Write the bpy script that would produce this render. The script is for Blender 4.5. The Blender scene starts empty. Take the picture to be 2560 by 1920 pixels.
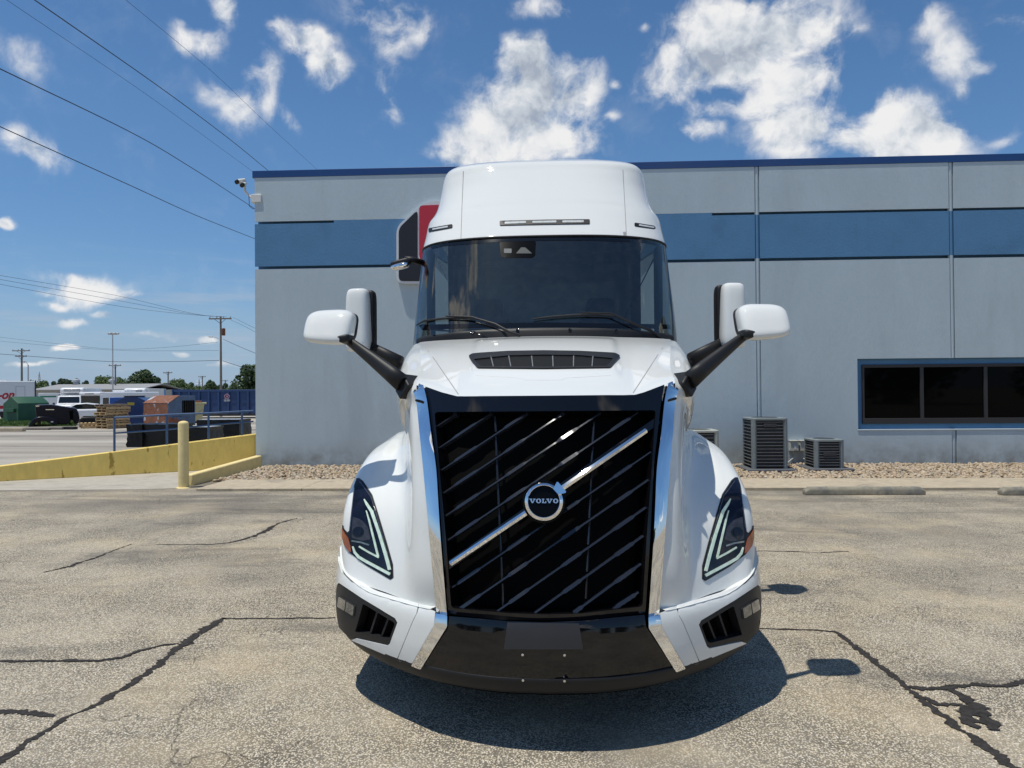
import bpy, bmesh, math, random
import numpy as np
from mathutils import Vector, Matrix, geometry
from mathutils.bvhtree import BVHTree
random.seed(7); rng = np.random.default_rng(11)
S = bpy.context.scene
COL = S.collection

# ------------------------------------------------------------------ camera
FPX = 1775.0                       # focal length in pixels of the 2560 px wide photograph
CAMZ = 1.75
yc = Vector(((1363-1280)/FPX, -(976-960)/FPX, -1.0)).normalized()
cz_ = -(-0.008*yc.x + yc.y)/yc.z
zc = Vector((-0.008, 1.0, cz_)).normalized()
xc = yc.cross(zc).normalized()
ROT = Matrix((xc, yc, zc))         # camera space -> world space
camd = bpy.data.cameras.new('camera'); cam = bpy.data.objects.new('camera', camd)
COL.objects.link(cam)
camd.sensor_width = 36.0; camd.lens = 36.0*FPX/2560.0
camd.clip_start = 0.05; camd.clip_end = 6000
cam.matrix_world = Matrix.Translation((0, 0, CAMZ)) @ ROT.to_4x4()
S.camera = cam

def ray(px, py):
    return (ROT @ Vector(((px-1280)/FPX, (960-py)/FPX, -1.0)))
def at(px, py, Y):                 # point of the photograph's pixel ray at depth Y
    d = ray(px, py); t = Y/d.y
    return Vector((d.x*t, Y, CAMZ+d.z*t))
def gp(px, py, z=0.0):             # point of the pixel ray on the ground
    d = ray(px, py); t = (z-CAMZ)/d.z
    return Vector((d.x*t, d.y*t, z))

# ------------------------------------------------------------------ sun and exposure
SDX, SDY = 0.235, 0.128            # ground shift of a shadow per metre of height
sun_dir = Vector((-SDX, -SDY, 1.0)).normalized()     # towards the sun
sund = bpy.data.lights.new('sun', 'SUN'); sun = bpy.data.objects.new('sun', sund)
COL.objects.link(sun)
sund.energy = 3.7; sund.angle = math.radians(0.53); sund.color = (1.0, 0.96, 0.87)
sun.rotation_euler = sun_dir.to_track_quat('Z', 'Y').to_euler()
sun.location = (0, 0, 30)
S.view_settings.view_transform = 'Standard'; S.view_settings.look = 'None'
S.view_settings.exposure = 0.0; S.view_settings.gamma = 1.0
S.view_settings.use_curve_mapping = False
S.cycles.max_bounces = 10; S.cycles.transparent_max_bounces = 16
S.cycles.glossy_bounces = 5; S.cycles.diffuse_bounces = 4
S.cycles.caustics_reflective = False; S.cycles.caustics_refractive = False
S.cycles.sample_clamp_indirect = 8.0

# ------------------------------------------------------------------ node helper
class NT:
    def __init__(s, tree): s.t = tree; s.n = tree.nodes; s.l = tree.links
    def add(s, typ, **kw):
        n = s.n.new(typ)
        for k, v in kw.items(): setattr(n, k, v)
        return n
    def link(s, a, b): s.l.new(a, b)
    def val(s, sock, v):
        if hasattr(v, 'is_linked') or isinstance(v, bpy.types.NodeSocket): s.l.new(v, sock)
        else: sock.default_value = v
    def math(s, op, a, b=0.0, c=None, clamp=False):
        n = s.n.new('ShaderNodeMath'); n.operation = op; n.use_clamp = clamp
        s.val(n.inputs[0], a); s.val(n.inputs[1], b)
        if c is not None: s.val(n.inputs[2], c)
        return n.outputs[0]
    def vmath(s, op, a, b=None):
        n = s.n.new('ShaderNodeVectorMath'); n.operation = op
        s.val(n.inputs[0], a)
        if b is not None: s.val(n.inputs[1], b)
        return n.outputs['Value'] if op in ('DOT_PRODUCT', 'LENGTH', 'DISTANCE') else n.outputs[0]
    def noise(s, vec, scale, detail=4, rough=0.55, dist=0.0):
        n = s.n.new('ShaderNodeTexNoise'); n.noise_dimensions = '3D'
        if vec is not None: s.l.new(vec, n.inputs['Vector'])
        n.inputs['Scale'].default_value = scale; n.inputs['Detail'].default_value = detail
        n.inputs['Roughness'].default_value = rough; n.inputs['Distortion'].default_value = dist
        return n.outputs['Fac']
    def ramp(s, fac, stops, interp='LINEAR'):
        n = s.n.new('ShaderNodeValToRGB'); cr = n.color_ramp; cr.interpolation = interp
        while len(cr.elements) > 1: cr.elements.remove(cr.elements[-1])
        for i, (p, c) in enumerate(stops):
            e = cr.elements[0] if i == 0 else cr.elements.new(p)
            e.position = p
            e.color = (c, c, c, 1) if not isinstance(c, (tuple, list)) else (*c[:3], 1)
        s.val(n.inputs[0], fac)
        return n.outputs[0]
    def mix(s, fac, a, b, mode='MIX'):
        n = s.n.new('ShaderNodeMix'); n.data_type = 'RGBA'; n.blend_type = mode
        s.val(n.inputs[0], fac)
        for i, v in ((6, a), (7, b)):
            if isinstance(v, (tuple, list)): n.inputs[i].default_value = (*v[:3], 1)
            else: s.l.new(v, n.inputs[i])
        return n.outputs[2]
    def mapr(s, v, a, b, c=0.0, d=1.0, smooth=True):
        n = s.n.new('ShaderNodeMapRange'); n.clamp = True
        if smooth: n.interpolation_type = 'SMOOTHSTEP'
        s.val(n.inputs['Value'], v)
        for k, x in (('From Min', a), ('From Max', b), ('To Min', c), ('To Max', d)):
            s.val(n.inputs[k], x)
        return n.outputs[0]

# ------------------------------------------------------------------ sky with clouds
world = bpy.data.worlds.new('World'); S.world = world; world.use_nodes = True
W = NT(world.node_tree); W.n.clear()
sky = W.add('ShaderNodeTexSky'); sky.sky_type = 'NISHITA'; sky.sun_disc = False
sky.sun_elevation = math.asin(sun_dir.z)
sky.sun_rotation = math.atan2(sun_dir.x, sun_dir.y)
sky.air_density = 1.0; sky.dust_density = 0.3; sky.ozone_density = 1.3; sky.altitude = 200
tc = W.add('ShaderNodeTexCoord'); D = tc.outputs['Generated']
K = 2560/2212.0
# (x, y, rx, ry, tilt deg, strength) of each cloud mass, as seen when the photograph was taken
CL = [(1130,140,75,60,0,1),(1150,210,120,90,-15,1.1),(1060,300,120,70,-20,1.15),(1225,190,75,80,0,1),(1190,290,110,75,0,1.15),(1000,340,80,30,0,1),(1080,255,90,60,0,1.1),
 (1640,60,195,95,0,1.25),(1570,140,165,85,0,1.15),(1480,175,90,55,0,.95),(1700,175,115,95,0,1.15),(1730,280,120,75,0,1.2),(1650,235,70,45,0,1),(1525,280,60,24,15,.85),(1850,70,30,18,0,.6),(1560,230,70,30,0,.8),
 (1960,265,115,65,0,1.2),(1890,315,150,50,0,1.15),(2045,290,50,45,0,1),(1930,215,45,30,0,.9),(2140,303,40,14,0,.55),(1980,320,110,30,0,1),
 (2030,40,50,55,0,.72),(2075,100,60,55,20,.8),(2120,125,35,24,0,.75),(2085,175,22,45,0,.62),(2185,38,32,26,20,.7),(2060,215,25,30,0,.5),
 (650,95,78,42,10,1),(700,150,62,40,25,1),(600,75,30,28,0,.8),(715,180,40,22,0,.95),
 (470,25,34,48,0,.9),(440,105,42,38,0,.85),(390,105,45,28,20,.85),(375,70,22,14,0,.6),(470,205,35,28,0,.75),(555,180,40,52,20,.8),(515,235,46,42,30,.8),(630,245,34,15,35,.65),(570,215,30,40,0,.7),
 (830,30,78,52,10,.82),(850,90,45,45,0,.72),(858,215,30,58,0,.72),(890,60,34,48,0,.72),(860,150,14,40,0,.5),
 (1175,18,85,30,-8,.72),(1320,170,16,10,0,.65),(1325,245,22,14,0,.7),(1390,75,12,12,0,.65),(1395,195,15,25,0,.5),
 (55,120,55,30,25,.62),(75,322,75,32,22,.95),(3,476,26,14,15,.9),(185,640,95,42,8,1.05),(150,612,48,24,0,1.0),(250,652,62,18,5,.95),(110,642,48,13,0,.75),(130,672,60,16,0,.8),(237,692,32,11,0,.95),
 (147,769,28,8,0,.95),(374,768,26,10,0,.95),(440,741,40,10,0,.8),(160,712,40,12,0,.7),(335,735,60,8,0,.6),(70,800,60,7,0,.7),(480,800,60,7,0,.6),(700,730,40,14,0,.9)]
def wdir(px, py): return ray(px, py).normalized()
acc = None
warp = W.add('ShaderNodeTexNoise'); warp.inputs['Scale'].default_value = 8.0; warp.inputs['Detail'].default_value = 7
W.link(D, warp.inputs['Vector'])
wv = W.vmath('SUBTRACT', warp.outputs['Color'], (0.5, 0.5, 0.5))
scl = W.add('ShaderNodeVectorMath', operation='SCALE'); W.link(wv, scl.inputs[0]); scl.inputs['Scale'].default_value = 0.075
DW = W.vmath('ADD', D, scl.outputs[0])
for (x, y, rx, ry, tilt, st) in CL:
    if st < .98 and y < 330: rx, ry, st = rx*1.22, ry*1.22, st*.86
    x, y, rx, ry = x*K, y*K, rx*K*1.32, ry*K*1.32
    c = wdir(x, y); a = math.radians(tilt); ca, sa = math.cos(a), math.sin(a)
    tx = wdir(x+rx*ca, y+rx*sa)-c; ty = wdir(x+ry*sa, y-ry*ca)-c
    t1 = tx.normalized(); n1 = t1.cross(ty).normalized(); t2 = n1.cross(t1)
    mp = W.add('ShaderNodeMapping', vector_type='TEXTURE')
    mp.inputs['Location'].default_value = c
    mp.inputs['Rotation'].default_value = Matrix((t1, t2, n1)).transposed().to_euler('XYZ')
    mp.inputs['Scale'].default_value = (tx.length, ty.length, 0.5)
    W.link(DW, mp.inputs['Vector'])
    r = W.vmath('LENGTH', mp.outputs[0])
    f = W.mapr(r, 1.3, 0.05, 0.0, st)
    acc = f if acc is None else W.math('SMOOTH_MAX', acc, f, 0.18)
# clouds over the rest of the sky, outside the photograph
axis = (ROT @ Vector((0, 0.12, -1))).normalized()
outm = W.mapr(W.vmath('DOT_PRODUCT', D, tuple(axis)), 0.68, 0.55)
glob = W.noise(D, 3.1, 3, 0.5)
gl = W.math('MULTIPLY', W.mapr(glob, 0.55, 0.73, 0.0, 1.1), outm)
acc = W.math('MAXIMUM', acc, gl)
fb = W.noise(DW, 13.0, 12, 0.58, 0.15)
fb2 = W.noise(DW, 36.0, 9, 0.62, 0.2)
nn = W.math('MULTIPLY_ADD', W.math('SUBTRACT', fb, 0.5), 4.4, W.math('MULTIPLY', W.math('SUBTRACT', fb2, 0.5), 1.9))
tot = W.math('ADD', W.math('MULTIPLY', acc, 1.55), nn)
dens = W.mapr(tot, 0.18, 1.65)
dens = W.math('MULTIPLY', dens, W.mapr(acc, 0.02, 0.75))
# thin streaks of high cloud low over the horizon
sep = W.add('ShaderNodeSeparateXYZ'); W.link(D, sep.inputs[0])
stv = W.add('ShaderNodeMapping'); stv.inputs['Scale'].default_value = (4, 4, 38); W.link(D, stv.inputs['Vector'])
stn = W.noise(stv.outputs[0], 1.6, 6, 0.6, 0.3)
band = W.math('MULTIPLY', W.mapr(sep.outputs['Z'], 0.22, 0.05), W.mapr(stn, 0.45, 0.75, 0, 0.6))
# relief: towards the sun bright, thick middles and undersides greyer
up = W.vmath('ADD', DW, (-0.010, -0.006, 0.026))
fbs = W.noise(up, 13.0, 8, 0.58, 0.15)
relief = W.math('MULTIPLY', W.math('SUBTRACT', fb, fbs), 3.4)
low = W.noise(DW, 7.0, 4, 0.55)
thick = W.mapr(W.math('MULTIPLY_ADD', W.math('SUBTRACT', low, 0.5), 3.0, W.math('MULTIPLY', acc, 1.0)), 0.42, 1.35, 0.0, 0.66)
shade = W.math('SUBTRACT', thick, relief, clamp=True)
ccol = W.ramp(shade, [(0.0, (1.0, 1.0, 1.0)), (0.35, (0.86, 0.89, 0.93)), (0.7, (0.62, 0.68, 0.76)), (1.0, (0.44, 0.50, 0.60))])
SKYK = 0.094
zz = sep.outputs['Z']
tint = W.ramp(zz, [(0.0, (.82, .90, 1.05)), (0.12, (0.64, .86, 1.08)), (0.35, (0.68, .97, 1.18)), (0.62, (0.62, .91, 1.13)), (1.0, (.52, .78, .99))])
skyc = W.mix(1.0, sky.outputs[0], tint, 'MULTIPLY')
skyc.node.clamp_result = False
skyc = W.mix(W.mapr(zz, 0.20, -0.02, 0, 0.85), skyc, (3.0, 4.4, 6.3))
cl_s = W.add('ShaderNodeVectorMath', operation='SCALE'); W.link(ccol, cl_s.inputs[0]); cl_s.inputs['Scale'].default_value = 0.86/SKYK
c1 = W.mix(band, skyc, (4.6, 5.3, 6.4))
c2 = W.mix(dens, c1, cl_s.outputs[0])
bg = W.add('ShaderNodeBackground'); W.link(c2, bg.inputs['Color']); bg.inputs['Strength'].default_value = SKYK
wo = W.add('ShaderNodeOutputWorld'); W.link(bg.outputs[0], wo.inputs['Surface'])
world.cycles.sampling_method = 'MANUAL'; world.cycles.sample_map_resolution = 1024

# ------------------------------------------------------------------ materials
def mat(name, col, rough=0.5, metal=0.0, coat=0.0, var=0.0, vscale=6.0, bump=0.0, bscale=60.0,
        col2=None, c2lo=0.5, c2hi=0.65, c2scale=3.0, emit=None, estr=0.0, spec=0.5, stretch=None, rvar=0.0):
    m = bpy.data.materials.new(name); m.use_nodes = True
    T = NT(m.node_tree); b = T.n['Principled BSDF']
    b.inputs['Roughness'].default_value = rough; b.inputs['Metallic'].default_value = metal
    b.inputs['Coat Weight'].default_value = coat; b.inputs['Coat Roughness'].default_value = 0.03
    b.inputs['Specular IOR Level'].default_value = spec
    t = T.add('ShaderNodeTexCoord'); v = t.outputs['Object']
    if stretch:
        mp = T.add('ShaderNodeMapping'); mp.inputs['Scale'].default_value = stretch
        T.link(v, mp.inputs[0]); v = mp.outputs[0]
    c = None
    if var > 0:
        n = T.noise(v, vscale, 6, 0.6)
        lo = tuple(x*(1-var) for x in col); hi = tuple(min(1, x*(1+var)) for x in col)
        c = T.ramp(n, [(0.3, lo), (0.7, hi)])
    if col2:
        n2 = T.noise(v, c2scale, 7, 0.62, 0.4)
        fac = T.mapr(n2, c2lo, c2hi)
        c = T.mix(fac, c if c is not None else tuple(col), tuple(col2))
    if c is not None: T.link(c, b.inputs['Base Color'])
    else: b.inputs['Base Color'].default_value = (*col, 1)
    if rvar > 0:
        nr = T.noise(v, vscale*1.7, 5, 0.6)
        T.link(T.mapr(nr, 0.3, 0.7, max(0.02, rough-rvar), min(1, rough+rvar)), b.inputs['Roughness'])
    if bump > 0:
        nb = T.noise(v, bscale, 5, 0.6)
        bp = T.add('ShaderNodeBump'); bp.inputs['Strength'].default_value = bump
        bp.inputs['Distance'].default_value = 0.02
        T.link(nb, bp.inputs['Height']); T.link(bp.outputs[0], b.inputs['Normal'])
    if emit:
        b.inputs['Emission Color'].default_value = (*emit, 1); b.inputs['Emission Strength'].default_value = estr
    return m

def glass_mat(name, tint, refl_col=(1, 1, 1), ior=1.5, haze=0.0):
    m = bpy.data.materials.new(name); m.use_nodes = True
    T = NT(m.node_tree); T.n.clear()
    o = T.add('ShaderNodeOutputMaterial'); tr = T.add('ShaderNodeBsdfTransparent'); tr.inputs[0].default_value = (*tint, 1)
    g = T.add('ShaderNodeBsdfGlossy'); g.inputs['Roughness'].default_value = 0.015; g.inputs[0].default_value = (*refl_col, 1)
    fr = T.add('ShaderNodeFresnel'); fr.inputs[0].default_value = ior
    mx = T.add('ShaderNodeMixShader'); T.link(fr.outputs[0], mx.inputs[0]); T.link(tr.outputs[0], mx.inputs[1]); T.link(g.outputs[0], mx.inputs[2])
    last = mx.outputs[0]
    if haze > 0:
        df = T.add('ShaderNodeBsdfDiffuse'); df.inputs[0].default_value = (.5, .55, .6, 1)
        m2 = T.add('ShaderNodeMixShader')
        t = T.add('ShaderNodeTexCoord'); n = T.noise(t.outputs['Object'], 14, 8, 0.7)
        T.link(T.mapr(n, 0.35, 0.8, haze*0.3, haze*1.6), m2.inputs[0])
        T.link(last, m2.inputs[1]); T.link(df.outputs[0], m2.inputs[2]); last = m2.outputs[0]
    T.link(last, o.inputs[0])
    return m

M = {}
M['paint'] = mat('white_paint', (0.76, 0.77, 0.74), 0.75, coat=1.0, spec=.15)
M['gloss_black'] = mat('gloss_black', (0.004, 0.004, 0.005), 0.06, spec=.55)
M['matte_black'] = mat('matte_black_plastic', (0.014, 0.014, 0.015), 0.5, bump=0.05, bscale=400, spec=.35)
M['deep_black'] = mat('grille_interior', (0.002, 0.002, 0.002), 0.8, spec=.1)
M['grille_black'] = mat('grille_black', (0.020, 0.024, 0.034), 0.16, spec=.55)
M['chrome'] = mat('chrome', (0.88, 0.89, 0.9), 0.035, metal=1.0)
M['brushed'] = mat('brushed_metal', (0.6, 0.6, 0.6), 0.25, metal=1.0)
M['rubber'] = mat('rubber', (0.018, 0.018, 0.018), 0.75, var=.2)
M['seam'] = mat('seam_gap', (0.30, 0.30, 0.30), 0.7)
M['seam_dark'] = mat('seam_gap_dark', (0.02, 0.02, 0.02), 0.7)
M['badge_black'] = mat('badge_black', (.003, .003, .003), .12, spec=.12)
M['letter'] = mat('letter_silver', (.78, .79, .80), .28, metal=1.0)
M['lens_grey'] = mat('camera_window_grey', (.035, .045, .05), .5, spec=.2)
M['lamp_bezel'] = mat('lamp_bezel', (.040, .040, .052), .25, spec=.5, var=.4, vscale=30)
M['plate'] = mat('plate_grey', (.028, .028, .032), .5, bump=.05, bscale=300)
M['lamp_dark'] = mat('lamp_glass_dark', (0.006, 0.008, 0.018), 0.12, spec=.35, var=.7, vscale=14)
M['drl'] = mat('light_guide', (0.50, 0.62, 0.53), 0.3, coat=1.0, var=.25, vscale=22, emit=(0.82, 1.0, 0.76), estr=0.14)
M['amber'] = mat('amber_lens', (0.30, 0.07, 0.012), 0.15, coat=1.0, var=.35, vscale=25)
M['clear_lens'] = mat('clear_lens', (0.62, 0.64, 0.62), 0.15, coat=1.0, var=.15, vscale=40)
M['fog_lens'] = mat('fog_lens', (0.22, 0.22, 0.21), 0.12, metal=0.7, coat=1.0, var=.5, vscale=30)
M['windshield'] = glass_mat('windshield_glass', (0.34, 0.40, 0.39), refl_col=(1, .97, .88), ior=2.0, haze=0.012)
M['sideglass'] = glass_mat('side_glass', (0.07, 0.10, 0.095))
M['interior'] = mat('cab_trim_dark', (0.045, 0.047, 0.05), 0.7)
M['curtain'] = mat('curtain_grey', (.17, .18, .19), .9)
M['interior_light'] = mat('cab_trim_light', (0.46, 0.50, 0.46), 0.7)
M['interior_mid'] = mat('cab_trim_mid', (0.14, 0.15, 0.15), 0.7)
M['frame_steel'] = mat('frame_steel', (0.03, 0.03, 0.032), 0.5)
M['aluminium'] = mat('aluminium', (0.75, 0.75, 0.76), 0.22, metal=1.0)
M['mesh'] = mat('vent_mesh', (0.007, 0.007, 0.006), 0.6, var=.8, vscale=160, spec=.2)

# ------------------------------------------------------------------ mesh helpers
def sp(o, label=None, cat=None, group=None, kind=None):
    if label: o['label'] = label
    if cat: o['category'] = cat
    if group: o['group'] = group
    if kind: o['kind'] = kind
    return o
def thing(name, label, cat, loc=(0, 0, 0), rz=0.0, group=None):
    o = bpy.data.objects.new(name, None); COL.objects.link(o)
    o.location = loc; o.rotation_euler = (0, 0, rz); o.empty_display_size = 0.3
    return sp(o, label, cat, group)
class MB:
    """collects vertices and faces, then links them as one mesh object"""
    def __init__(s): s.v = []; s.f = []
    def add(s, vs, fs):
        o = len(s.v); s.v += [tuple(v) for v in vs]; s.f += [tuple(i+o for i in f) for f in fs]; return s
    def box(s, c, size, rz=0.0, taper=(1, 1)):
        x, y, z = size[0]/2, size[1]/2, size[2]/2; ca, sa = math.cos(rz), math.sin(rz); vs = []
        for k in (-1, 1):
            tx, ty = (taper if k > 0 else (1, 1))
            for a, b in ((-1, -1), (1, -1), (1, 1), (-1, 1)):
                px, py = a*x*tx, b*y*ty
                vs.append((c[0]+px*ca-py*sa, c[1]+px*sa+py*ca, c[2]+k*z))
        return s.add(vs, [(3, 2, 1, 0), (4, 5, 6, 7), (0, 1, 5, 4), (1, 2, 6, 5), (2, 3, 7, 6), (3, 0, 4, 7)])
    def bb(s, x0, x1, y0, y1, z0, z1): return s.box(((x0+x1)/2, (y0+y1)/2, (z0+z1)/2), (x1-x0, y1-y0, z1-z0))
    def tube(s, pts, r, n=8, cap=True, flat=1.0):
        pts = [Vector(p) for p in pts]; m = len(pts)
        rs = r if isinstance(r, (list, tuple)) else [r]*m
        vs = []; prev = None
        for i, p in enumerate(pts):
            t = (pts[min(i+1, m-1)]-pts[max(i-1, 0)]).normalized()
            if prev is None:
                a = Vector((0, 0, 1)) if abs(t.z) < 0.9 else Vector((1, 0, 0))
                u = (a - t*a.dot(t)).normalized()
            else: u = (prev - t*prev.dot(t)).normalized()
            prev = u; w = t.cross(u)
            for k in range(n):
                an = 2*math.pi*k/n
                vs.append(p + u*(math.cos(an)*rs[i]) + w*(math.sin(an)*rs[i]*flat))
        fs = [(i*n+k, i*n+(k+1) % n, (i+1)*n+(k+1) % n, (i+1)*n+k) for i in range(m-1) for k in range(n)]
        if cap: fs += [tuple(range(n-1, -1, -1)), tuple(range((m-1)*n, m*n))]
        return s.add(vs, fs)
    def cyl(s, p0, p1, r, n=16): return s.tube([p0, p1], r, n)
    def lathe(s, prof, c=(0, 0, 0), axis='z', n=24, cap=True):
        vs = []
        for (r, h) in prof:
            for k in range(n):
                a = 2*math.pi*k/n; x, y = r*math.cos(a), r*math.sin(a)
                vs.append({'z': (c[0]+x, c[1]+y, c[2]+h), 'x': (c[0]+h, c[1]+x, c[2]+y), 'y': (c[0]+y, c[1]+h, c[2]+x)}[axis])
        m = len(prof)
        fs = [(i*n+k, i*n+(k+1) % n, (i+1)*n+(k+1) % n, (i+1)*n+k) for i in range(m-1) for k in range(n)]
        if cap: fs += [tuple(range(n-1, -1, -1)), tuple(range((m-1)*n, m*n))]
        return s.add(vs, fs)
    def prism(s, poly, d0, d1, axis='y'):
        """extrude a 2D polygon; axis y: (x,z), axis x: (y,z), axis z: (x,y)"""
        n = len(poly); P = lambda p, d: {'y': (p[0], d, p[1]), 'x': (d, p[0], p[1]), 'z': (p[0], p[1], d)}[axis]
        vs = [P(p, d0) for p in poly]+[P(p, d1) for p in poly]
        fs = [tuple(range(n)), tuple(range(2*n-1, n-1, -1))]+[(i, i+n, (i+1) % n+n, (i+1) % n) for i in range(n)]
        return s.add(vs, fs)
    def sq(s, c, size, e1=0.3, e2=0.3, nu=28, nv=18, R=None, shape=None):
        """superellipsoid: a box with soft corners"""
        vs = []
        pw = lambda x, e: math.copysign(abs(x)**e, x)
        for j in range(nv+1):
            ph = -math.pi/2+math.pi*j/nv
            for i in range(nu):
                th = 2*math.pi*i/nu
                p = Vector((pw(math.cos(ph), e1)*pw(math.cos(th), e2)*size[0]/2, pw(math.cos(ph), e1)*pw(math.sin(th), e2)*size[1]/2, pw(math.sin(ph), e1)*size[2]/2))
                if shape: p = shape(p)
                if R is not None: p = R @ p
                vs.append(p+Vector(c))
        fs = [(j*nu+i, j*nu+(i+1) % nu, (j+1)*nu+(i+1) % nu, (j+1)*nu+i) for j in range(nv) for i in range(nu)]
        return s.add(vs, fs)
    def grid(s, A, flip=False):
        m, n = A.shape[:2]; vs = A.reshape(-1, 3).tolist()
        fs = [(i*n+j, i*n+j+1, (i+1)*n+j+1, (i+1)*n+j) for i in range(m-1) for j in range(n-1)]
        if flip: fs = [f[::-1] for f in fs]
        return s.add(vs, fs)
    def mirror(s):
        n = len(s.v); s.v += [(-x, y, z) for x, y, z in s.v]; s.f += [tuple(i+n for i in f[::-1]) for f in s.f[:]]; return s
    def flipx(s):
        o = MB(); o.v = [(-x, y, z) for x, y, z in s.v]; o.f = [f[::-1] for f in s.f]; return o
    def build(s, name, m, parent=None, org=(0, 0, 0), smooth=None, bevel=0.0, recalc=False, seg=2):
        me = bpy.data.meshes.new(name)
        ox, oy, oz = org
        me.from_pydata([(x-ox, y-oy, z-oz) for x, y, z in s.v], [], s.f); me.update()
        if recalc:
            b = bmesh.new(); b.from_mesh(me); bmesh.ops.recalc_face_normals(b, faces=b.faces); b.to_mesh(me); b.free()
        me.materials.append(m)
        o = bpy.data.objects.new(name, me); COL.objects.link(o)
        if parent is not None: o.parent = parent
        if smooth is not None:
            me.shade_smooth()
            if smooth < 3: me.set_sharp_from_angle(angle=smooth)
        if bevel > 0:
            bv = o.modifiers.new('bevel', 'BEVEL'); bv.width = bevel; bv.segments = seg; bv.limit_method = 'ANGLE'; bv.angle_limit = math.radians(40)
            me.shade_smooth(); me.set_sharp_from_angle(angle=math.radians(60))
        return o
def structure(o): o['kind'] = 'structure'; return o
def dup(root, loc=None, rz=None, label=None, group=None):
    r = root.copy(); COL.objects.link(r)
    if loc is not None: r.location = loc
    if rz is not None: r.rotation_euler = (0, 0, rz)
    if label: r['label'] = label
    if group: r['group'] = group
    for ch in list(root.children):
        c = ch.copy(); COL.objects.link(c); c.parent = r
        for g in list(ch.children):
            d = g.copy(); COL.objects.link(d); d.parent = c
    return r
def cr(P, n):
    """Catmull-Rom through the points along axis 0"""
    P = np.asarray(P, float); m = len(P)
    E = np.concatenate([[2*P[0]-P[1]], P, [2*P[-1]-P[-2]]]); out = []
    for i in range(m-1):
        p0, p1, p2, p3 = E[i], E[i+1], E[i+2], E[i+3]
        for k in range(n):
            t = k/n
            out.append(0.5*((2*p1)+(p2-p0)*t+(2*p0-5*p1+4*p2-p3)*t*t+(3*p1-p0-3*p2+p3)*t**3))
    out.append(P[-1]); return np.array(out)
def surf(P, nu, nv):
    A = cr(np.asarray(P, float), nu)
    return np.swapaxes(cr(np.swapaxes(A, 0, 1), nv), 0, 1)
def bvh_of(*mbs):
    v = []; f = []
    for m in mbs:
        o = len(v); v += m.v; f += [tuple(i+o for i in q) for q in m.f]
    return BVHTree.FromPolygons([Vector(x) for x in v], f)
def inpoly(x, y, poly):
    c = False; n = len(poly); j = n-1
    for i in range(n):
        xi, yi = poly[i]; xj, yj = poly[j]
        if (yi > y) != (yj > y) and x < (xj-xi)*(y-yi)/(yj-yi)+xi: c = not c
        j = i
    return c
def densify(poly, step):
    out = []
    for i, p in enumerate(poly):
        q = poly[(i+1) % len(poly)]; d = math.hypot(q[0]-p[0], q[1]-p[1]); k = max(1, int(d/step))
        out += [(p[0]+(q[0]-p[0])*t/k, p[1]+(q[1]-p[1])*t/k) for t in range(k)]
    return out
def rounded(poly, r, n=4):
    out = []
    for i, p in enumerate(poly):
        a = Vector(poly[i-1]); b = Vector(p); c = Vector(poly[(i+1) % len(poly)])
        ra = min(r, (a-b).length*.45, (c-b).length*.45)
        p0 = b+(a-b).normalized()*ra; p2 = b+(c-b).normalized()*ra
        for k in range(n+1):
            t = k/n; q = p0*(1-t)**2+b*(2*t*(1-t))+p2*t*t; out.append((q.x, q.y))
    return out
def stroke(pts, w):
    ws = w if isinstance(w, (list, tuple)) else [w]*len(pts)
    L = []; R = []
    for i, p in enumerate(pts):
        a = pts[max(i-1, 0)]; b = pts[min(i+1, len(pts)-1)]
        dx, dy = b[0]-a[0], b[1]-a[1]; d = math.hypot(dx, dy)
        nx, ny = -dy/d, dx/d
        if 0 < i < len(pts)-1:
            d1 = math.hypot(p[0]-a[0], p[1]-a[1]); n1 = (-(p[1]-a[1])/d1, (p[0]-a[0])/d1)
            k = 1/max(0.5, nx*n1[0]+ny*n1[1])
        else: k = 1
        h = ws[i]/2*k; L.append((p[0]+nx*h, p[1]+ny*h)); R.append((p[0]-nx*h, p[1]-ny*h))
    return L+R[::-1]
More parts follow.
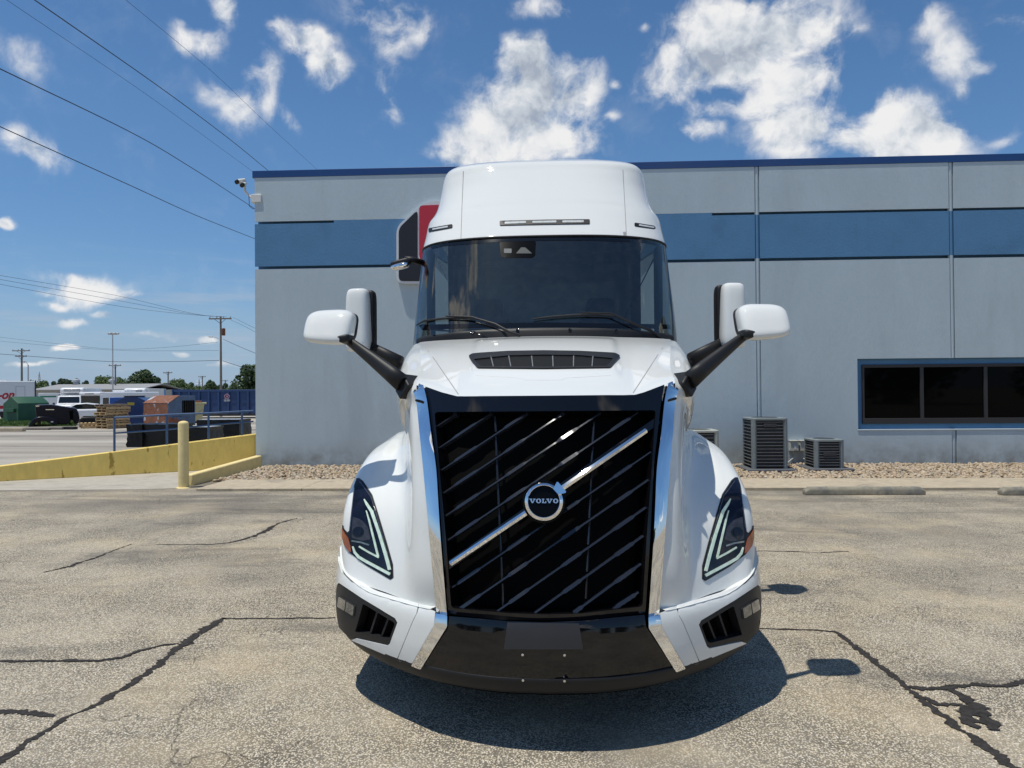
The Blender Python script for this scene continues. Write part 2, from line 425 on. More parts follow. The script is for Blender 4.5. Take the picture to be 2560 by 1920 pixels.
def patch(poly, bvh, off, thick, step=14, holes=(), yfall=4.0):
    """a panel laid on a curved surface: its outline is a photograph polygon carried onto the surface"""
    loops = [densify(poly, step)]+[densify(h, step) for h in holes]
    pts = []; edges = []
    for lp in loops:
        o = len(pts); pts += lp; edges += [(o+i, o+(i+1) % len(lp)) for i in range(len(lp))]
    xs = [p[0] for p in poly]; ys = [p[1] for p in poly]
    gx = np.arange(min(xs)+step*.5, max(xs), step); gy = np.arange(min(ys)+step*.5, max(ys), step)
    bpts = np.array(pts)
    for x in gx:
        for y in gy:
            if inpoly(x, y, poly) and not any(inpoly(x, y, h) for h in holes):
                if np.min((bpts[:, 0]-x)**2+(bpts[:, 1]-y)**2) > (step*.45)**2: pts.append((x, y))
    vc, ec, fc, *_ = geometry.delaunay_2d_cdt([Vector(p) for p in pts], edges, [], 0, 1e-4)
    tri = []
    for f in fc:
        cx = sum(vc[i].x for i in f)/len(f); cy = sum(vc[i].y for i in f)/len(f)
        if inpoly(cx, cy, poly) and not any(inpoly(cx, cy, h) for h in holes): tri.append(tuple(f))
    O = Vector((0, 0, CAMZ)); V = []; N = []; vote = 0
    for p in vc:
        d = ray(p.x, p.y); q = bvh.ray_cast(O, d)
        if q[0] is not None: vote += 1 if q[1].dot(d) < 0 else -1
    sgn = 1 if vote >= 0 else -1
    for p in vc:
        d = ray(p.x, p.y); loc, nor, idx, dist = bvh.ray_cast(O, d)
        if loc is None:                              # past the silhouette: the nearest point of the surface to the ray
            best = None
            for k in range(40):
                q = bvh.find_nearest(O+d*((yfall-1.0+.05*k)/d.y))
                if q[0] is not None and (best is None or q[3] < best[3]): best = q
            loc, nor, idx, dist = best
            nor = nor*sgn
        else: nor = nor*sgn
        V.append(loc); N.append(nor)
    top = [V[i]+N[i]*off for i in range(len(V))]
    # orient faces to the camera
    fs = []
    for f in tri:
        n = (top[f[1]]-top[f[0]]).cross(top[f[2]]-top[f[0]])
        fs.append(f if n.dot(top[f[0]]-O) < 0 else f[::-1])
    mb = MB(); mb.add(top, fs)
    cnt = {}
    for f in fs:
        for i in range(3):
            e = (f[i], f[(i+1) % 3]); cnt[tuple(sorted(e))] = cnt.get(tuple(sorted(e)), 0)+1
    for f in fs:
        for i in range(3):
            a, b = f[i], f[(i+1) % 3]
            if cnt[tuple(sorted((a, b)))] == 1:
                mb.add([top[b], top[a], top[a]-N[a]*thick, top[b]-N[b]*thick], [(0, 1, 2, 3)])
    return mb
# ================================================================== SETTING
WALLY = 16.2
def asphalt_mat():
    m = bpy.data.materials.new('worn_asphalt'); m.use_nodes = True
    T = NT(m.node_tree); b = T.n['Principled BSDF']
    t = T.add('ShaderNodeTexCoord'); v = t.outputs['Object']
    vo = T.add('ShaderNodeTexVoronoi'); vo.inputs['Scale'].default_value = 98; T.link(v, vo.inputs['Vector'])
    sep = T.add('ShaderNodeSeparateColor'); T.link(vo.outputs['Color'], sep.inputs[0])
    stones = T.ramp(sep.outputs[0], [(0.0, (.15, .14, .125)), (.12, (.32, .285, .23)), (.4, (.43, .38, .30)), (.62, (.50, .45, .365)), (.82, (.46, .44, .40)), (.94, (.60, .58, .54)), (1.0, (.70, .68, .64))])
    vo2 = T.add('ShaderNodeTexVoronoi'); vo2.inputs['Scale'].default_value = 300; T.link(v, vo2.inputs['Vector'])
    sep2 = T.add('ShaderNodeSeparateColor'); T.link(vo2.outputs['Color'], sep2.inputs[0])
    c = T.mix(0.35, stones, T.ramp(sep2.outputs[0], [(0, (.2, .18, .155)), (.5, (.45, .40, .33)), (1, (.62, .58, .52))]))
    # gaps between the stones hold dark binder
    gap = T.mapr(vo.outputs['Distance'], 0.36, 0.60)
    bnoise = T.noise(v, 1.1, 6, .6)
    c = T.mix(T.math('MULTIPLY', gap, T.mapr(bnoise, .3, .7, .5, 1.0)), c, (.085, .08, .072))
    # broad tone drift, dark stains, sandy patches
    n1 = T.noise(v, 0.35, 7, .62, .3)
    c = T.mix(T.mapr(n1, .48, .70, 0, .50), c, (.135, .13, .125))
    mp = T.add('ShaderNodeMapping'); mp.inputs['Scale'].default_value = (.25, 1.0, 1); T.link(v, mp.inputs[0])
    n2 = T.noise(mp.outputs[0], 1.3, 7, .65, .6)
    c = T.mix(T.mapr(n2, .53, .70, 0, .72), c, (.095, .092, .09))
    n3 = T.noise(v, .8, 6, .6, .2)
    c = T.mix(T.mapr(n3, .48, .68, 0, .28), c, (.50, .41, .28))
    n4 = T.noise(v, 7.0, 6, .7)
    c = T.mix(T.mapr(n4, .55, .72, 0, .5), c, (.15, .14, .13))
    # the far lot is paler concrete grey
    sx = T.add('ShaderNodeSeparateXYZ'); T.link(v, sx.inputs[0])
    far = T.mapr(sx.outputs['Y'], 15.5, 18)
    wave = T.add('ShaderNodeMapping'); wave.inputs['Scale'].default_value = (.06, .45, 1); wave.inputs['Rotation'].default_value = (0, 0, .12); T.link(v, wave.inputs[0])
    n5 = T.noise(wave.outputs[0], 1.0, 5, .6, .3)
    farc = T.ramp(n5, [(.35, (.17, .163, .16)), (.5, (.295, .28, .265)), (.6, (.36, .345, .33))])
    c = T.mix(far, c, farc)
    # fine cracks
    wv = T.noise(v, 2.2, 5, .6); 
    vc = T.add('ShaderNodeTexVoronoi', feature='DISTANCE_TO_EDGE'); vc.inputs['Scale'].default_value = 1.15
    dv = T.add('ShaderNodeVectorMath', operation='SCALE'); T.link(T.vmath('SUBTRACT', T.n.new('ShaderNodeTexNoise').outputs['Color'], (.5, .5, .5)), dv.inputs[0]); dv.inputs['Scale'].default_value = .55
    nz = [n for n in T.n if n.type == 'TEX_NOISE'][-1]; nz.inputs['Scale'].default_value = 3.0; nz.inputs['Detail'].default_value = 6; T.link(v, nz.inputs['Vector'])
    T.link(T.vmath('ADD', v, dv.outputs[0]), vc.inputs['Vector'])
    crack = T.mapr(vc.outputs['Distance'], 0.007, 0.001)
    cmask = T.mapr(T.noise(v, .7, 3, .5), .51, .60)
    ck = T.math('MULTIPLY', crack, cmask)
    c = T.mix(T.math('MULTIPLY', ck, .65), c, (.03, .028, .026))
    edge = T.math('MULTIPLY', T.mapr(sx.outputs['Y'], 8.8, 11.8), T.mapr(sx.outputs['Y'], 15.5, 14.0))
    n6 = T.noise(mp.outputs[0], .9, 7, .65, .5)
    c = T.mix(T.math('MULTIPLY', edge, T.mapr(n6, .40, .62, 0, .72)), c, (.105, .10, .095))
    c = T.mix(1.0, c, (1.36, 1.30, 1.17), 'MULTIPLY')
    T.link(c, b.inputs['Base Color'])
    b.inputs['Roughness'].default_value = .9; b.inputs['Specular IOR Level'].default_value = .25
    h = T.math('SUBTRACT', T.math('SUBTRACT', sep.outputs[0], T.math('MULTIPLY', gap, 1.2)), T.math('MULTIPLY', ck, 3.0))
    bp = T.add('ShaderNodeBump'); bp.inputs['Strength'].default_value = .55; bp.inputs['Distance'].default_value = .006
    T.link(h, bp.inputs['Height']); T.link(bp.outputs[0], b.inputs['Normal'])
    return m
M['asphalt'] = asphalt_mat()
def gz(Y):                                  # the lot falls away beyond the containers
    t = min(1, max(0, (Y-50)/24)); return -1.25*t*t*(3-2*t)
ys = [-900, -60, -10, 0, 10, 20, 40, 50]+list(np.linspace(52, 76, 13))+[120, 400, 1500, 4500]
xs = [-4500, -600, -120, -40, 0, 40, 120, 600, 4500]
gm = MB(); gm.grid(np.array([[(x, y, gz(y)) for y in ys] for x in xs]), flip=True)
ground = structure(gm.build('ground', M['asphalt'], smooth=9))

M['tar'] = mat('crack_sealant', (.042, .038, .036), .95, var=.4, vscale=30, bump=.2, bscale=90, spec=.15)
def tar_mat():
    return M['tar']
def tar(pts, w, name='crack_seal', rough=.45, z=.004, step=.012):
    """a ribbon of crack sealant along ground points, ragged on both edges"""
    P = [gp(*p).xy for p in pts]; ws = [x*.72 for x in w] if isinstance(w, list) else [w*.72]*len(P)
    L = []; 
    for i in range(len(P)-1):
        d = (P[i+1]-P[i]).length; k = max(2, int(d/step))
        for j in range(k): L.append((P[i].lerp(P[i+1], j/k), ws[i]+(ws[i+1]-ws[i])*j/k))
    L.append((P[-1], ws[-1])); n = len(L)
    wob = np.cumsum(rng.normal(0, 1, (n, 2)), 0); wob -= np.linspace(0, 1, n)[:, None]*wob[-1]
    kx = np.convolve(rng.normal(0, 1, n+12), np.ones(6)/6, 'same')[:n]; ky = np.convolve(rng.normal(0, 1, n+12), np.ones(6)/6, 'same')[:n]
    vs = []
    for i, (p, ww) in enumerate(L):
        a = L[max(i-3, 0)][0]; b = L[min(i+3, n-1)][0]; t = (b-a).normalized(); nn = Vector((-t.y, t.x))
        c = p+nn*(wob[i, 0]*.0025)
        l = ww/2*max(.25, 1+rough*(kx[i]*1.9+rng.normal(0, .55))); r = ww/2*max(.25, 1+rough*(ky[i]*1.9+rng.normal(0, .55)))
        vs += [(*(c+nn*l), z), (*(c-nn*r), z)]
    m = MB(); m.add(vs, [(2*i+1, 2*i+3, 2*i+2, 2*i) for i in range(n-1)])
    return m.build(name, M['tar'], ground)
tar([(838, 1545), (700, 1547), (556, 1546.6)], [.022, .026, .03])
tar([(562, 1545), (517, 1570), (466, 1605), (408, 1655), (330, 1710), (233, 1768), (167, 1791), (90, 1846), (-10, 1912), (-90, 1970)], [.05, .08, .09, .065, .06, .06, .06, .06, .06, .06])
tar([(548, 1562), (500, 1590), (458, 1618)], .022, z=.0055)
tar([(447, 1609), (400, 1616), (350, 1628), (300, 1644), (257, 1651), (180, 1652), (116, 1653), (50, 1654), (-60, 1657)], [.04, .03, .035, .04, .045, .04, .04, .04, .04], z=.0055)
tar([(-60, 1778), (0, 1780), (58, 1779), (100, 1786), (134, 1792)], [.06, .06, .07, .06, .02])
tar([(389, 1362), (525, 1363), (575, 1358), (622, 1348), (655, 1333), (680, 1321), (700, 1308), (743, 1296)], [.02, .035, .05, .07, .09, .085, .06, .03])
tar([(1888, 1572), (1960, 1573), (2030, 1575), (2083, 1580), (2112, 1598), (2141, 1620), (2200, 1666), (2268, 1713), (2330, 1765), (2407, 1823), (2470, 1868), (2546, 1925), (2600, 1968)], [.022, .026, .03, .045, .055, .06, .055, .06, .055, .06, .065, .08, .08])
tar([(2270, 1720), (2330, 1722), (2390, 1716), (2430, 1711), (2500, 1716), (2560, 1704), (2640, 1696)], [.05, .05, .055, .05, .04, .05, .05], z=.0055)
tar([(2368, 1722), (2400, 1740), (2430, 1762), (2455, 1795), (2488, 1828)], [.04, .06, .10, .13, .04], z=.007)
tar([(2306, 1745), (2345, 1762), (2400, 1765), (2425, 1780), (2410, 1808), (2450, 1822)], [.05, .05, .05, .10, .10, .05], z=.0062)
tar([(1890, 1378), (1980, 1380), (2050, 1382), (2122, 1379)], [.02, .022, .025, .03])
tar([(110, 1432), (170, 1418), (240, 1396), (330, 1360)], [.03, .06, .03, .02], rough=.9)

# sidewalk of separate slabs, gravel bed
M['concrete'] = mat('sidewalk_concrete', (.46, .385, .275), .9, var=.16, vscale=9, bump=.25, bscale=160, col2=(.25, .22, .18), c2lo=.56, c2hi=.74, c2scale=1.3)
M['ramp'] = mat('ramp_concrete', (.44, .40, .33), .92, var=.12, vscale=5, bump=.2, bscale=120, col2=(.30, .27, .22), c2lo=.52, c2hi=.75, c2scale=1.2)
M['concrete_grey'] = mat('weathered_concrete', (.28, .255, .195), .92, var=.22, vscale=11, bump=.35, bscale=120, col2=(.17, .165, .15), c2lo=.5, c2hi=.7, c2scale=4)
SW0, SW1 = gp(2300, 1226).y, gp(2300, 1195, .05).y
SWL = gp(505, 1224).x
edges = [SWL, -4.32, -1.1, 2.15, 5.35, 8.6, 11.8, 15.0, 18.2]
walk = structure(MB().bb(SWL+.02, 18.2, SW0+.03, SW1-.03, -.02, .028).build('sidewalk', M['seam_dark']))
for i in range(len(edges)-1):
    MB().bb(edges[i]+.006, edges[i+1]-.006, SW0, SW1, -.01, .05+.003*(i % 2)).build('slab', M['concrete'], walk, bevel=.008)
CURB0 = gp(482, 1214).xy; CURB1 = Vector((at(655, 1150, WALLY-.05).x, WALLY-.04))
M['gravel'] = bpy.data.materials.new('river_gravel'); M['gravel'].use_nodes = True
T = NT(M['gravel'].node_tree); b = T.n['Principled BSDF']
gi = T.add('ShaderNodeNewGeometry')
T.link(T.ramp(gi.outputs['Random Per Island'], [(0, (.24, .17, .10)), (.2, (.46, .34, .21)), (.45, (.52, .42, .29)), (.62, (.34, .28, .20)), (.8, (.58, .51, .40)), (.92, (.44, .29, .18)), (1, (.24, .22, .20))]), b.inputs['Base Color'])
b.inputs['Roughness'].default_value = .8
M['soil'] = mat('gravel_soil', (.13, .10, .07), .95, var=.3)
def gravel_left(y):
    t = (y-CURB0.y)/(CURB1.y-CURB0.y); return CURB0.x+(CURB1.x-CURB0.x)*t+.16
bed = MB(); yy = np.linspace(SW1, WALLY-.01, 8)
bed.grid(np.array([[(gravel_left(y)+(18.2-gravel_left(y))*u, y, .015+.03*(k/7)) for k, y in enumerate(yy)] for u in np.linspace(0, 1, 12)]), flip=True)
sp(bed.build('gravel_bed', M['soil'], smooth=9), kind='structure')
def stones(n, name, region):
    bm = bmesh.new(); bmesh.ops.create_icosphere(bm, subdivisions=1, radius=1); bv = np.array([v.co[:] for v in bm.verts]); bf = np.array([[v.index for v in f.verts] for f in bm.faces]); bm.free()
    pos = region(n); n = len(pos)
    sc = rng.uniform(.018, .040, (n, 1, 1))*np.stack([rng.uniform(.8, 1.4, n), rng.uniform(.7, 1.2, n), rng.uniform(.5, .85, n)], 1)[:, None, :]
    a = rng.uniform(0, 6.28, n); ca, sa = np.cos(a), np.sin(a); tl = rng.uniform(-.5, .5, n); ct, st = np.cos(tl), np.sin(tl)
    V = bv[None]*sc*(1+rng.normal(0, .09, (n, len(bv), 1)))
    x, y, z = V[..., 0], V[..., 1], V[..., 2]
    y, z = y*ct[:, None]-z*st[:, None], y*st[:, None]+z*ct[:, None]
    x, y = x*ca[:, None]-y*sa[:, None], x*sa[:, None]+y*ca[:, None]
    V = np.stack([x, y, z], -1)+pos[:, None, :]
    F = (bf[None]+np.arange(n)[:, None, None]*len(bv)).reshape(-1, 3)
    me = bpy.data.meshes.new(name); me.vertices.add(n*len(bv)); me.vertices.foreach_set('co', V.reshape(-1).astype(np.float32))
    me.loops.add(F.size); me.loops.foreach_set('vertex_index', F.reshape(-1).astype(np.int32))
    me.polygons.add(len(F)); me.polygons.foreach_set('loop_start', np.arange(0, F.size, 3, dtype=np.int32)); me.update(calc_edges=True)
    me.materials.append(M['gravel']); o = bpy.data.objects.new(name, me); COL.objects.link(o); return o
def reg(n):
    y = rng.uniform(SW1+.02, WALLY-.04, n); u = rng.uniform(0, 1, n)
    gl = CURB0.x+(CURB1.x-CURB0.x)*(y-CURB0.y)/(CURB1.y-CURB0.y)+.14
    x = gl+(13.5-gl)*u
    y = y-(rng.uniform(0, 1, n) < .03)*rng.uniform(0, .25, n)*0
    z = .02+.03*(y-SW1)/(WALLY-SW1)+rng.uniform(0, .025, n)
    return np.stack([x, y, z], 1)
sp(stones(19000, 'gravel', reg), 'tan river gravel spread along the foot of the grey wall', 'gravel', kind='stuff')

# ------------------------------------------------------------------ yellow ramp wall, kerb, bollard, railing
M['yellow'] = mat('yellow_paint', (.90, .66, .18), .75, var=.10, vscale=5, bump=.15, bscale=90, col2=(.45, .30, .06), c2lo=.60, c2hi=.65, c2scale=3.0, stretch=(1.3, 1.3, .5))
M['yellow2'] = mat('yellow_paint_pale', (.82, .66, .31), .7, var=.08, vscale=7, bump=.15, bscale=60, col2=(.40, .33, .17), c2lo=.62, c2hi=.75, c2scale=6)
wa = gp(0, 1204).xy; wb = Vector((at(637.5, 700, WALLY).x+.02, WALLY+.12)); wd = (wb-wa).normalized()
def on_wall(px):
    d = ray(px, 900); d2 = Vector((d.x, d.y)); # intersect d2*s with wa+wd*t
    det = d2.x*(-wd.y)+d2.y*wd.x
    s = (wa.x*(-wd.y)+wa.y*wd.x)/det
    return d2*s
def wall_top(px, py):
    p = on_wall(px); return at(px, py, p.y)
w_r = wb; ztop_r = at(638, 1084, w_r.y).z; p0 = on_wall(0); ztop_0 = at(0, 1165, p0.y).z
def ztop(p): return ztop_0+(ztop_r-ztop_0)*((p-p0).dot(wd))/((w_r-p0).dot(wd))
w_l = p0-wd*3.0; w_e = w_r-wd*.0
nrm = Vector((-wd.y, wd.x)); nrm = nrm if nrm.y > 0 else -nrm
yw = MB(); th = .2; prof = []
for p in (w_l, w_e):
    q = p+nrm*th
    prof.append([(p.x, p.y, -.05), (p.x, p.y, ztop(p)), (q.x, q.y, ztop(p)), (q.x, q.y, -.05)])
yw.add(prof[0]+prof[1], [(0, 1, 2, 3), (7, 6, 5, 4), (0, 4, 5, 1), (1, 5, 6, 2), (2, 6, 7, 3), (3, 7, 4, 0)])
o = yw.build('ramp_wall', M['yellow'], bevel=.015, recalc=True)
sp(o, 'long low yellow concrete wall under the blue railing, stained with drips', 'wall')
kb = MB(); kd = (CURB1-CURB0).normalized(); kn = Vector((-kd.y, kd.x)); kn = kn if kn.x < 0 else -kn
for p, h in ((CURB0, .21), (CURB1, .30)): pass
q0, q1 = CURB0+kn*.17, CURB1+kn*.17
kb.add([(*CURB0, -.02), (*CURB0, .21), (*q0, .21), (*q0, -.02), (*CURB1, -.02), (*CURB1, .30), (*q1, .30), (*q1, -.02)], [(0, 1, 2, 3), (7, 6, 5, 4), (0, 4, 5, 1), (1, 5, 6, 2), (2, 6, 7, 3), (3, 7, 4, 0)])
sp(kb.build('concrete_kerb', M['yellow2'], bevel=.03, recalc=True, seg=3), 'short yellow concrete kerb running from the bollard to the building corner', 'kerb')
bp_ = gp(459, 1219); bl = MB(); r = .092; hb = at(459, 1056, bp_.y).z
bl.lathe([(r, 0), (r, hb-.03), (r*.97, hb-.008), (r*.8, hb+.012), (r*.4, hb+.026), (.001, hb+.03)], n=28)
bo = thing('bollard', 'round yellow steel bollard standing in front of the ramp wall', 'bollard', bp_)
bl.build('post', M['yellow2'], bo, smooth=1.0)
MB().lathe([(r*1.5, 0), (r*1.3, .008), (r*1.02, .014), (.01, .014)], n=20).build('footing', M['yellow2'], bo, smooth=.6)
M['blue_rail'] = mat('railing_blue', (.055, .115, .24), .5, var=.2, vscale=20)
rl = thing('railing', 'blue two rail pipe railing on top of the yellow wall', 'railing', (*p0, 0))
ro = (p0.x, p0.y, 0); top = []; mid = []
off = nrm*.1
for px, yt, ym, yb in ((285, 1044, 1083, 1129), (417, 1037, 1074, 1112), (521.6, 1033, 1063, 1096), (605.7, 1028.5, 1056, 1087), (638, 1027.0, 1053.5, 1085)):
    if px == 638:
        p = wb+off-wd*.1; top.append((*p, at(638, yt, p.y).z)); mid.append((*p, at(638, ym, p.y).z)); continue
    p = on_wall(px)+off; zt = at(px, yt, p.y).z; zm = at(px, ym, p.y).z
    MB().cyl((*p, ztop(p)-.01), (*p, zt), .024, 12).build('post', M['blue_rail'], rl, org=ro, smooth=1)
    top.append((*p, zt)); mid.append((*p, zm))
MB().tube(top, .021, 12).build('top_rail', M['blue_rail'], rl, org=ro, smooth=1)
MB().tube(mid, .018, 12).build('middle_rail', M['blue_rail'], rl, org=ro, smooth=1)
rs = MB(); rp = [gp(-200, 1213), gp(-200, 1228), gp(330, 1224), gp(452, 1221), gp(475, 1212), gp(640, 1168), (w_r.x, w_r.y-.01, 0), (w_l.x, w_l.y-.01, 0)]
rs.add([(p[0], p[1], .004) for p in rp], [tuple(range(len(rp)))])
structure(rs.build('ramp_slab', M['ramp'], recalc=True))

# ------------------------------------------------------------------ the building
M['wall_grey'] = mat('painted_wall_grey', (.49, .575, .615), .82, var=.05, vscale=1.1, bump=.22, bscale=22, col2=(.44, .515, .55), c2lo=.5, c2hi=.75, c2scale=.7, stretch=(1, 1, .35))
def weather(m, base):
    # faint run-off streaks and a splashed, dirty foot
    T = NT(m.node_tree); b = T.n['Principled BSDF']; src = b.inputs['Base Color'].links[0].from_socket
    t = T.add('ShaderNodeTexCoord'); mp = T.add('ShaderNodeMapping'); mp.inputs['Scale'].default_value = (3.2, 3.2, .16); T.link(t.outputs['Object'], mp.inputs[0])
    st = T.mapr(T.noise(mp.outputs[0], 1.6, 7, .65), .52, .74, 0, .12)
    c = T.mix(st, src, tuple(x*.62 for x in base))
    blot = T.mapr(T.noise(t.outputs['Object'], .55, 6, .6, .4), .54, .68, 0, .10)
    c = T.mix(blot, c, tuple(min(1, x*1.12) for x in base))
    sx = T.add('ShaderNodeSeparateXYZ'); T.link(t.outputs['Object'], sx.inputs[0])
    foot = T.math('MULTIPLY', T.mapr(sx.outputs['Z'], .75, .02), T.mapr(T.noise(t.outputs['Object'], 2.3, 7, .65), .35, .7, .1, .75))
    c = T.mix(foot, c, (.20, .175, .14)); T.link(c, b.inputs['Base Color'])
weather(M['wall_grey'], (.49, .575, .615))
M['wall_blue'] = mat('painted_wall_blue', (.095, .24, .42), .75, var=.06, vscale=1.4, bump=.2, bscale=22, col2=(.08, .20, .36), c2lo=.5, c2hi=.75, c2scale=.8)
weather(M['wall_blue'], (.095, .24, .42))
M['groove_blue'] = mat('groove_blue', (.085, .21, .38), .8)
M['coping'] = mat('coping_blue', (.012, .058, .20), .35, coat=.2, var=.05, vscale=2)
M['dark_glass'] = mat('tinted_window', (.003, .003, .003), .03, spec=.06)
M['dark_frame'] = mat('bronze_frame', (.03, .029, .031), .5)
BX0 = at(637.5, 700, WALLY).x; ZT = at(640, 442, WALLY).z; ZR = at(2400, 404, WALLY).z
bz = lambda px, py: at(px, py, WALLY).z
bx = lambda px: at(px, 800, WALLY).x
ZG1t, ZG1b = bz(1250, 547), bz(1250, 553.5)      # groove over the band, top and bottom
ZG1t = (bz(700, 553)+bz(2100, 526))/2; ZG1b = (bz(700, 559.5)+bz(2100, 532.5))/2
ZG2t = (bz(700, 664.5)+bz(2100, 643))/2; ZG2b = (bz(700, 671.5)+bz(2100, 651))/2
ZTOP = (ZT+ZR)/2
blg = thing('warehouse', 'long grey concrete building with a blue stripe and blue roof edge behind the truck', 'building', (BX0, WALLY, 0))
bo_ = (BX0, WALLY, 0)
seams = [BX0, bx(1410), bx(1896), bx(2382), bx(2868), bx(3354), bx(3840)]
xg0, xg1 = bx(836), bx(1783)
DEP = 24.0
MB().bb(BX0+.02, seams[-1], WALLY+.035, WALLY+DEP, 0, ZTOP).build('wall_core', M['groove_blue'], blg, org=bo_)
MB().bb(BX0, BX0+.03, WALLY+.3, WALLY+DEP, 0, ZTOP).build('side_wall', M['wall_grey'], blg, org=bo_)
WX0, WX1 = bx(2142), bx(2868)+8.0; WZ0, WZ1 = bz(2143, 1073.5), bz(2143, 897)
SG = .055
for i in range(len(seams)-1):
    a = seams[i]+(SG if i else 0); c = seams[i+1]-SG
    Y0, Y1 = WALLY, WALLY+.034
    if c < WX0: rects = [(a, c, 0, ZG2t-.0 if False else ZG2b*0+ZG2b)]
    else:
        rects = [(max(a, WX0), c, 0, WZ0), (max(a, WX0), c, WZ1, ZG2b)]
        if a < WX0: rects.append((a, WX0, 0, ZG2b))
    lp = MB()
    for (x0, x1, z0, z1) in rects: lp.bb(x0, x1, Y0, Y1, z0, z1)
    lp.build('lower_panel', M['wall_grey'], blg, org=bo_)
    # band: grooved except above the sign
    bp2 = MB(); bp2.bb(a, c, Y0, Y1, ZG2t, ZG1b)
    g0, g1 = max(a, xg0), min(c, xg1)
    if g1 > g0: bp2.bb(g0, g1, Y0+.001, Y1, ZG1b, ZG1t)
    bp2.build('band_panel', M['wall_blue'], blg, org=bo_)
    MB().bb(a, c, Y0, Y1, ZG1t, ZTOP).build('upper_panel', M['wall_grey'], blg, org=bo_)
    if i:
        x = seams[i]
        for z0, z1, mm in ((0, ZG2t, 'wall_grey'), (ZG2t, ZG1b, 'wall_blue'), (ZG1b, ZTOP, 'wall_grey')):
            if mm == 'wall_grey' and z0 == 0 and WX0 < x:
                for q0_, q1_ in ((0, WZ0), (WZ1, z1)): MB().tube([(x, WALLY+.064, q0_), (x, WALLY+.064, q1_)], .056, 14).build('joint_seal', M[mm], blg, org=bo_, smooth=1)
            else: MB().tube([(x, WALLY+.064, z0), (x, WALLY+.064, z1)], .056, 14).build('joint_seal', M[mm], blg, org=bo_, smooth=1)
# gutter-like metal coping
CZ1 = (at(640, 427, WALLY).z+at(2500, 385, WALLY).z)/2
MB().bb(at(631, 440, WALLY).x, seams[-1], WALLY-.012, WALLY+DEP, ZTOP-.02, CZ1).build('coping', M['coping'], blg, org=bo_, bevel=.008)
# window
win = MB()
fx0 = bx(2157); fz0, fz1 = bz(2157, 1060), bz(2157, 911.5)
win.bb(WX0, WX1, WALLY+.1, WALLY+.13, WZ0, fz0); win.bb(WX0, WX1, WALLY+.1, WALLY+.13, fz1, WZ1); win.bb(WX0, fx0, WALLY+.1, WALLY+.13, fz0, fz1)
wf = win.build('window', M['wall_blue'], blg, org=bo_)
MB().bb(WX0-.01, WX1, WALLY-.015, WALLY+.1, WZ0-.03, WZ0).build('sill', M['wall_grey'], wf, org=bo_, bevel=.006)
mull = [fx0, bx(2306), bx(2466), bx(2626), bx(2786), bx(2946)]
fr = MB(); fr.bb(fx0, mull[-1], WALLY+.06, WALLY+.12, fz1-.07, fz1); fr.bb(fx0, mull[-1], WALLY+.06, WALLY+.12, fz0, fz0+.12)
for k, x in enumerate(mull): fr.bb(x-(0 if k == 0 else .035), x+.045, WALLY+.062, WALLY+.118, fz0+.12, fz1-.07)
fr.build('frame', M['dark_frame'], wf, org=bo_, bevel=.004)
for k in range(len(mull)-1):
    MB().bb(mull[k]+.04, mull[k+1]-.03, WALLY+.09, WALLY+.095, fz0+.11, fz1-.06).build('pane', M['dark_glass'], wf, org=bo_)
# roll the wall back where the window opening cuts the core
core = [o for o in blg.children if o.name.startswith('wall_core')][0]
core.location = (0, .12, 0)

# wall sign, half hidden by the cab
M['sign_white'] = mat('sign_white', (.72, .72, .74), .45)
M['sign_black'] = mat('sign_black', (.012, .012, .018), .5)
M['sign_red'] = mat('sign_red', (.55, .025, .05), .45)
sgY = WALLY-.10
sxz = lambda px, py, Y: (at(px, py, Y).x, at(px, py, Y).z)
cx_ = at(1110, 600, sgY).x
so = thing('wall_sign', 'black and red sign with a white rim on the wall, partly behind the cab', 'sign', (cx_, sgY, bz(1040, 610)))
sorg = (cx_, sgY, bz(1040, 610))
outl = rounded([(992, 705), (992, 563), (1066, 503), (1225, 503), (1225, 640), (1150, 709), (1000, 709)], 16)
outl = rounded([(991, 709), (991, 566), (1068, 502), (1228, 502), (1228, 648), (1155, 709)], 20)
MB().prism([sxz(x, y, sgY) for x, y in outl], sgY, sgY+.10).build('back_board', M['sign_white'], so, org=sorg, recalc=True)
blk = rounded([(997, 703), (997, 571), (1044, 525), (1044, 655), (1090, 703)], 12)
MB().prism([sxz(x, y, sgY) for x, y in blk], sgY-.012, sgY-.001).build('black_panel', M['sign_black'], so, org=sorg, recalc=True)
rdp = rounded([(1048, 645), (1048, 514), (1222, 508), (1222, 640), (1150, 702), (1100, 702)], 10)
MB().prism([sxz(x, y, sgY) for x, y in rdp], sgY-.013, sgY-.001).build('red_panel', M['sign_red'], so, org=sorg, recalc=True)

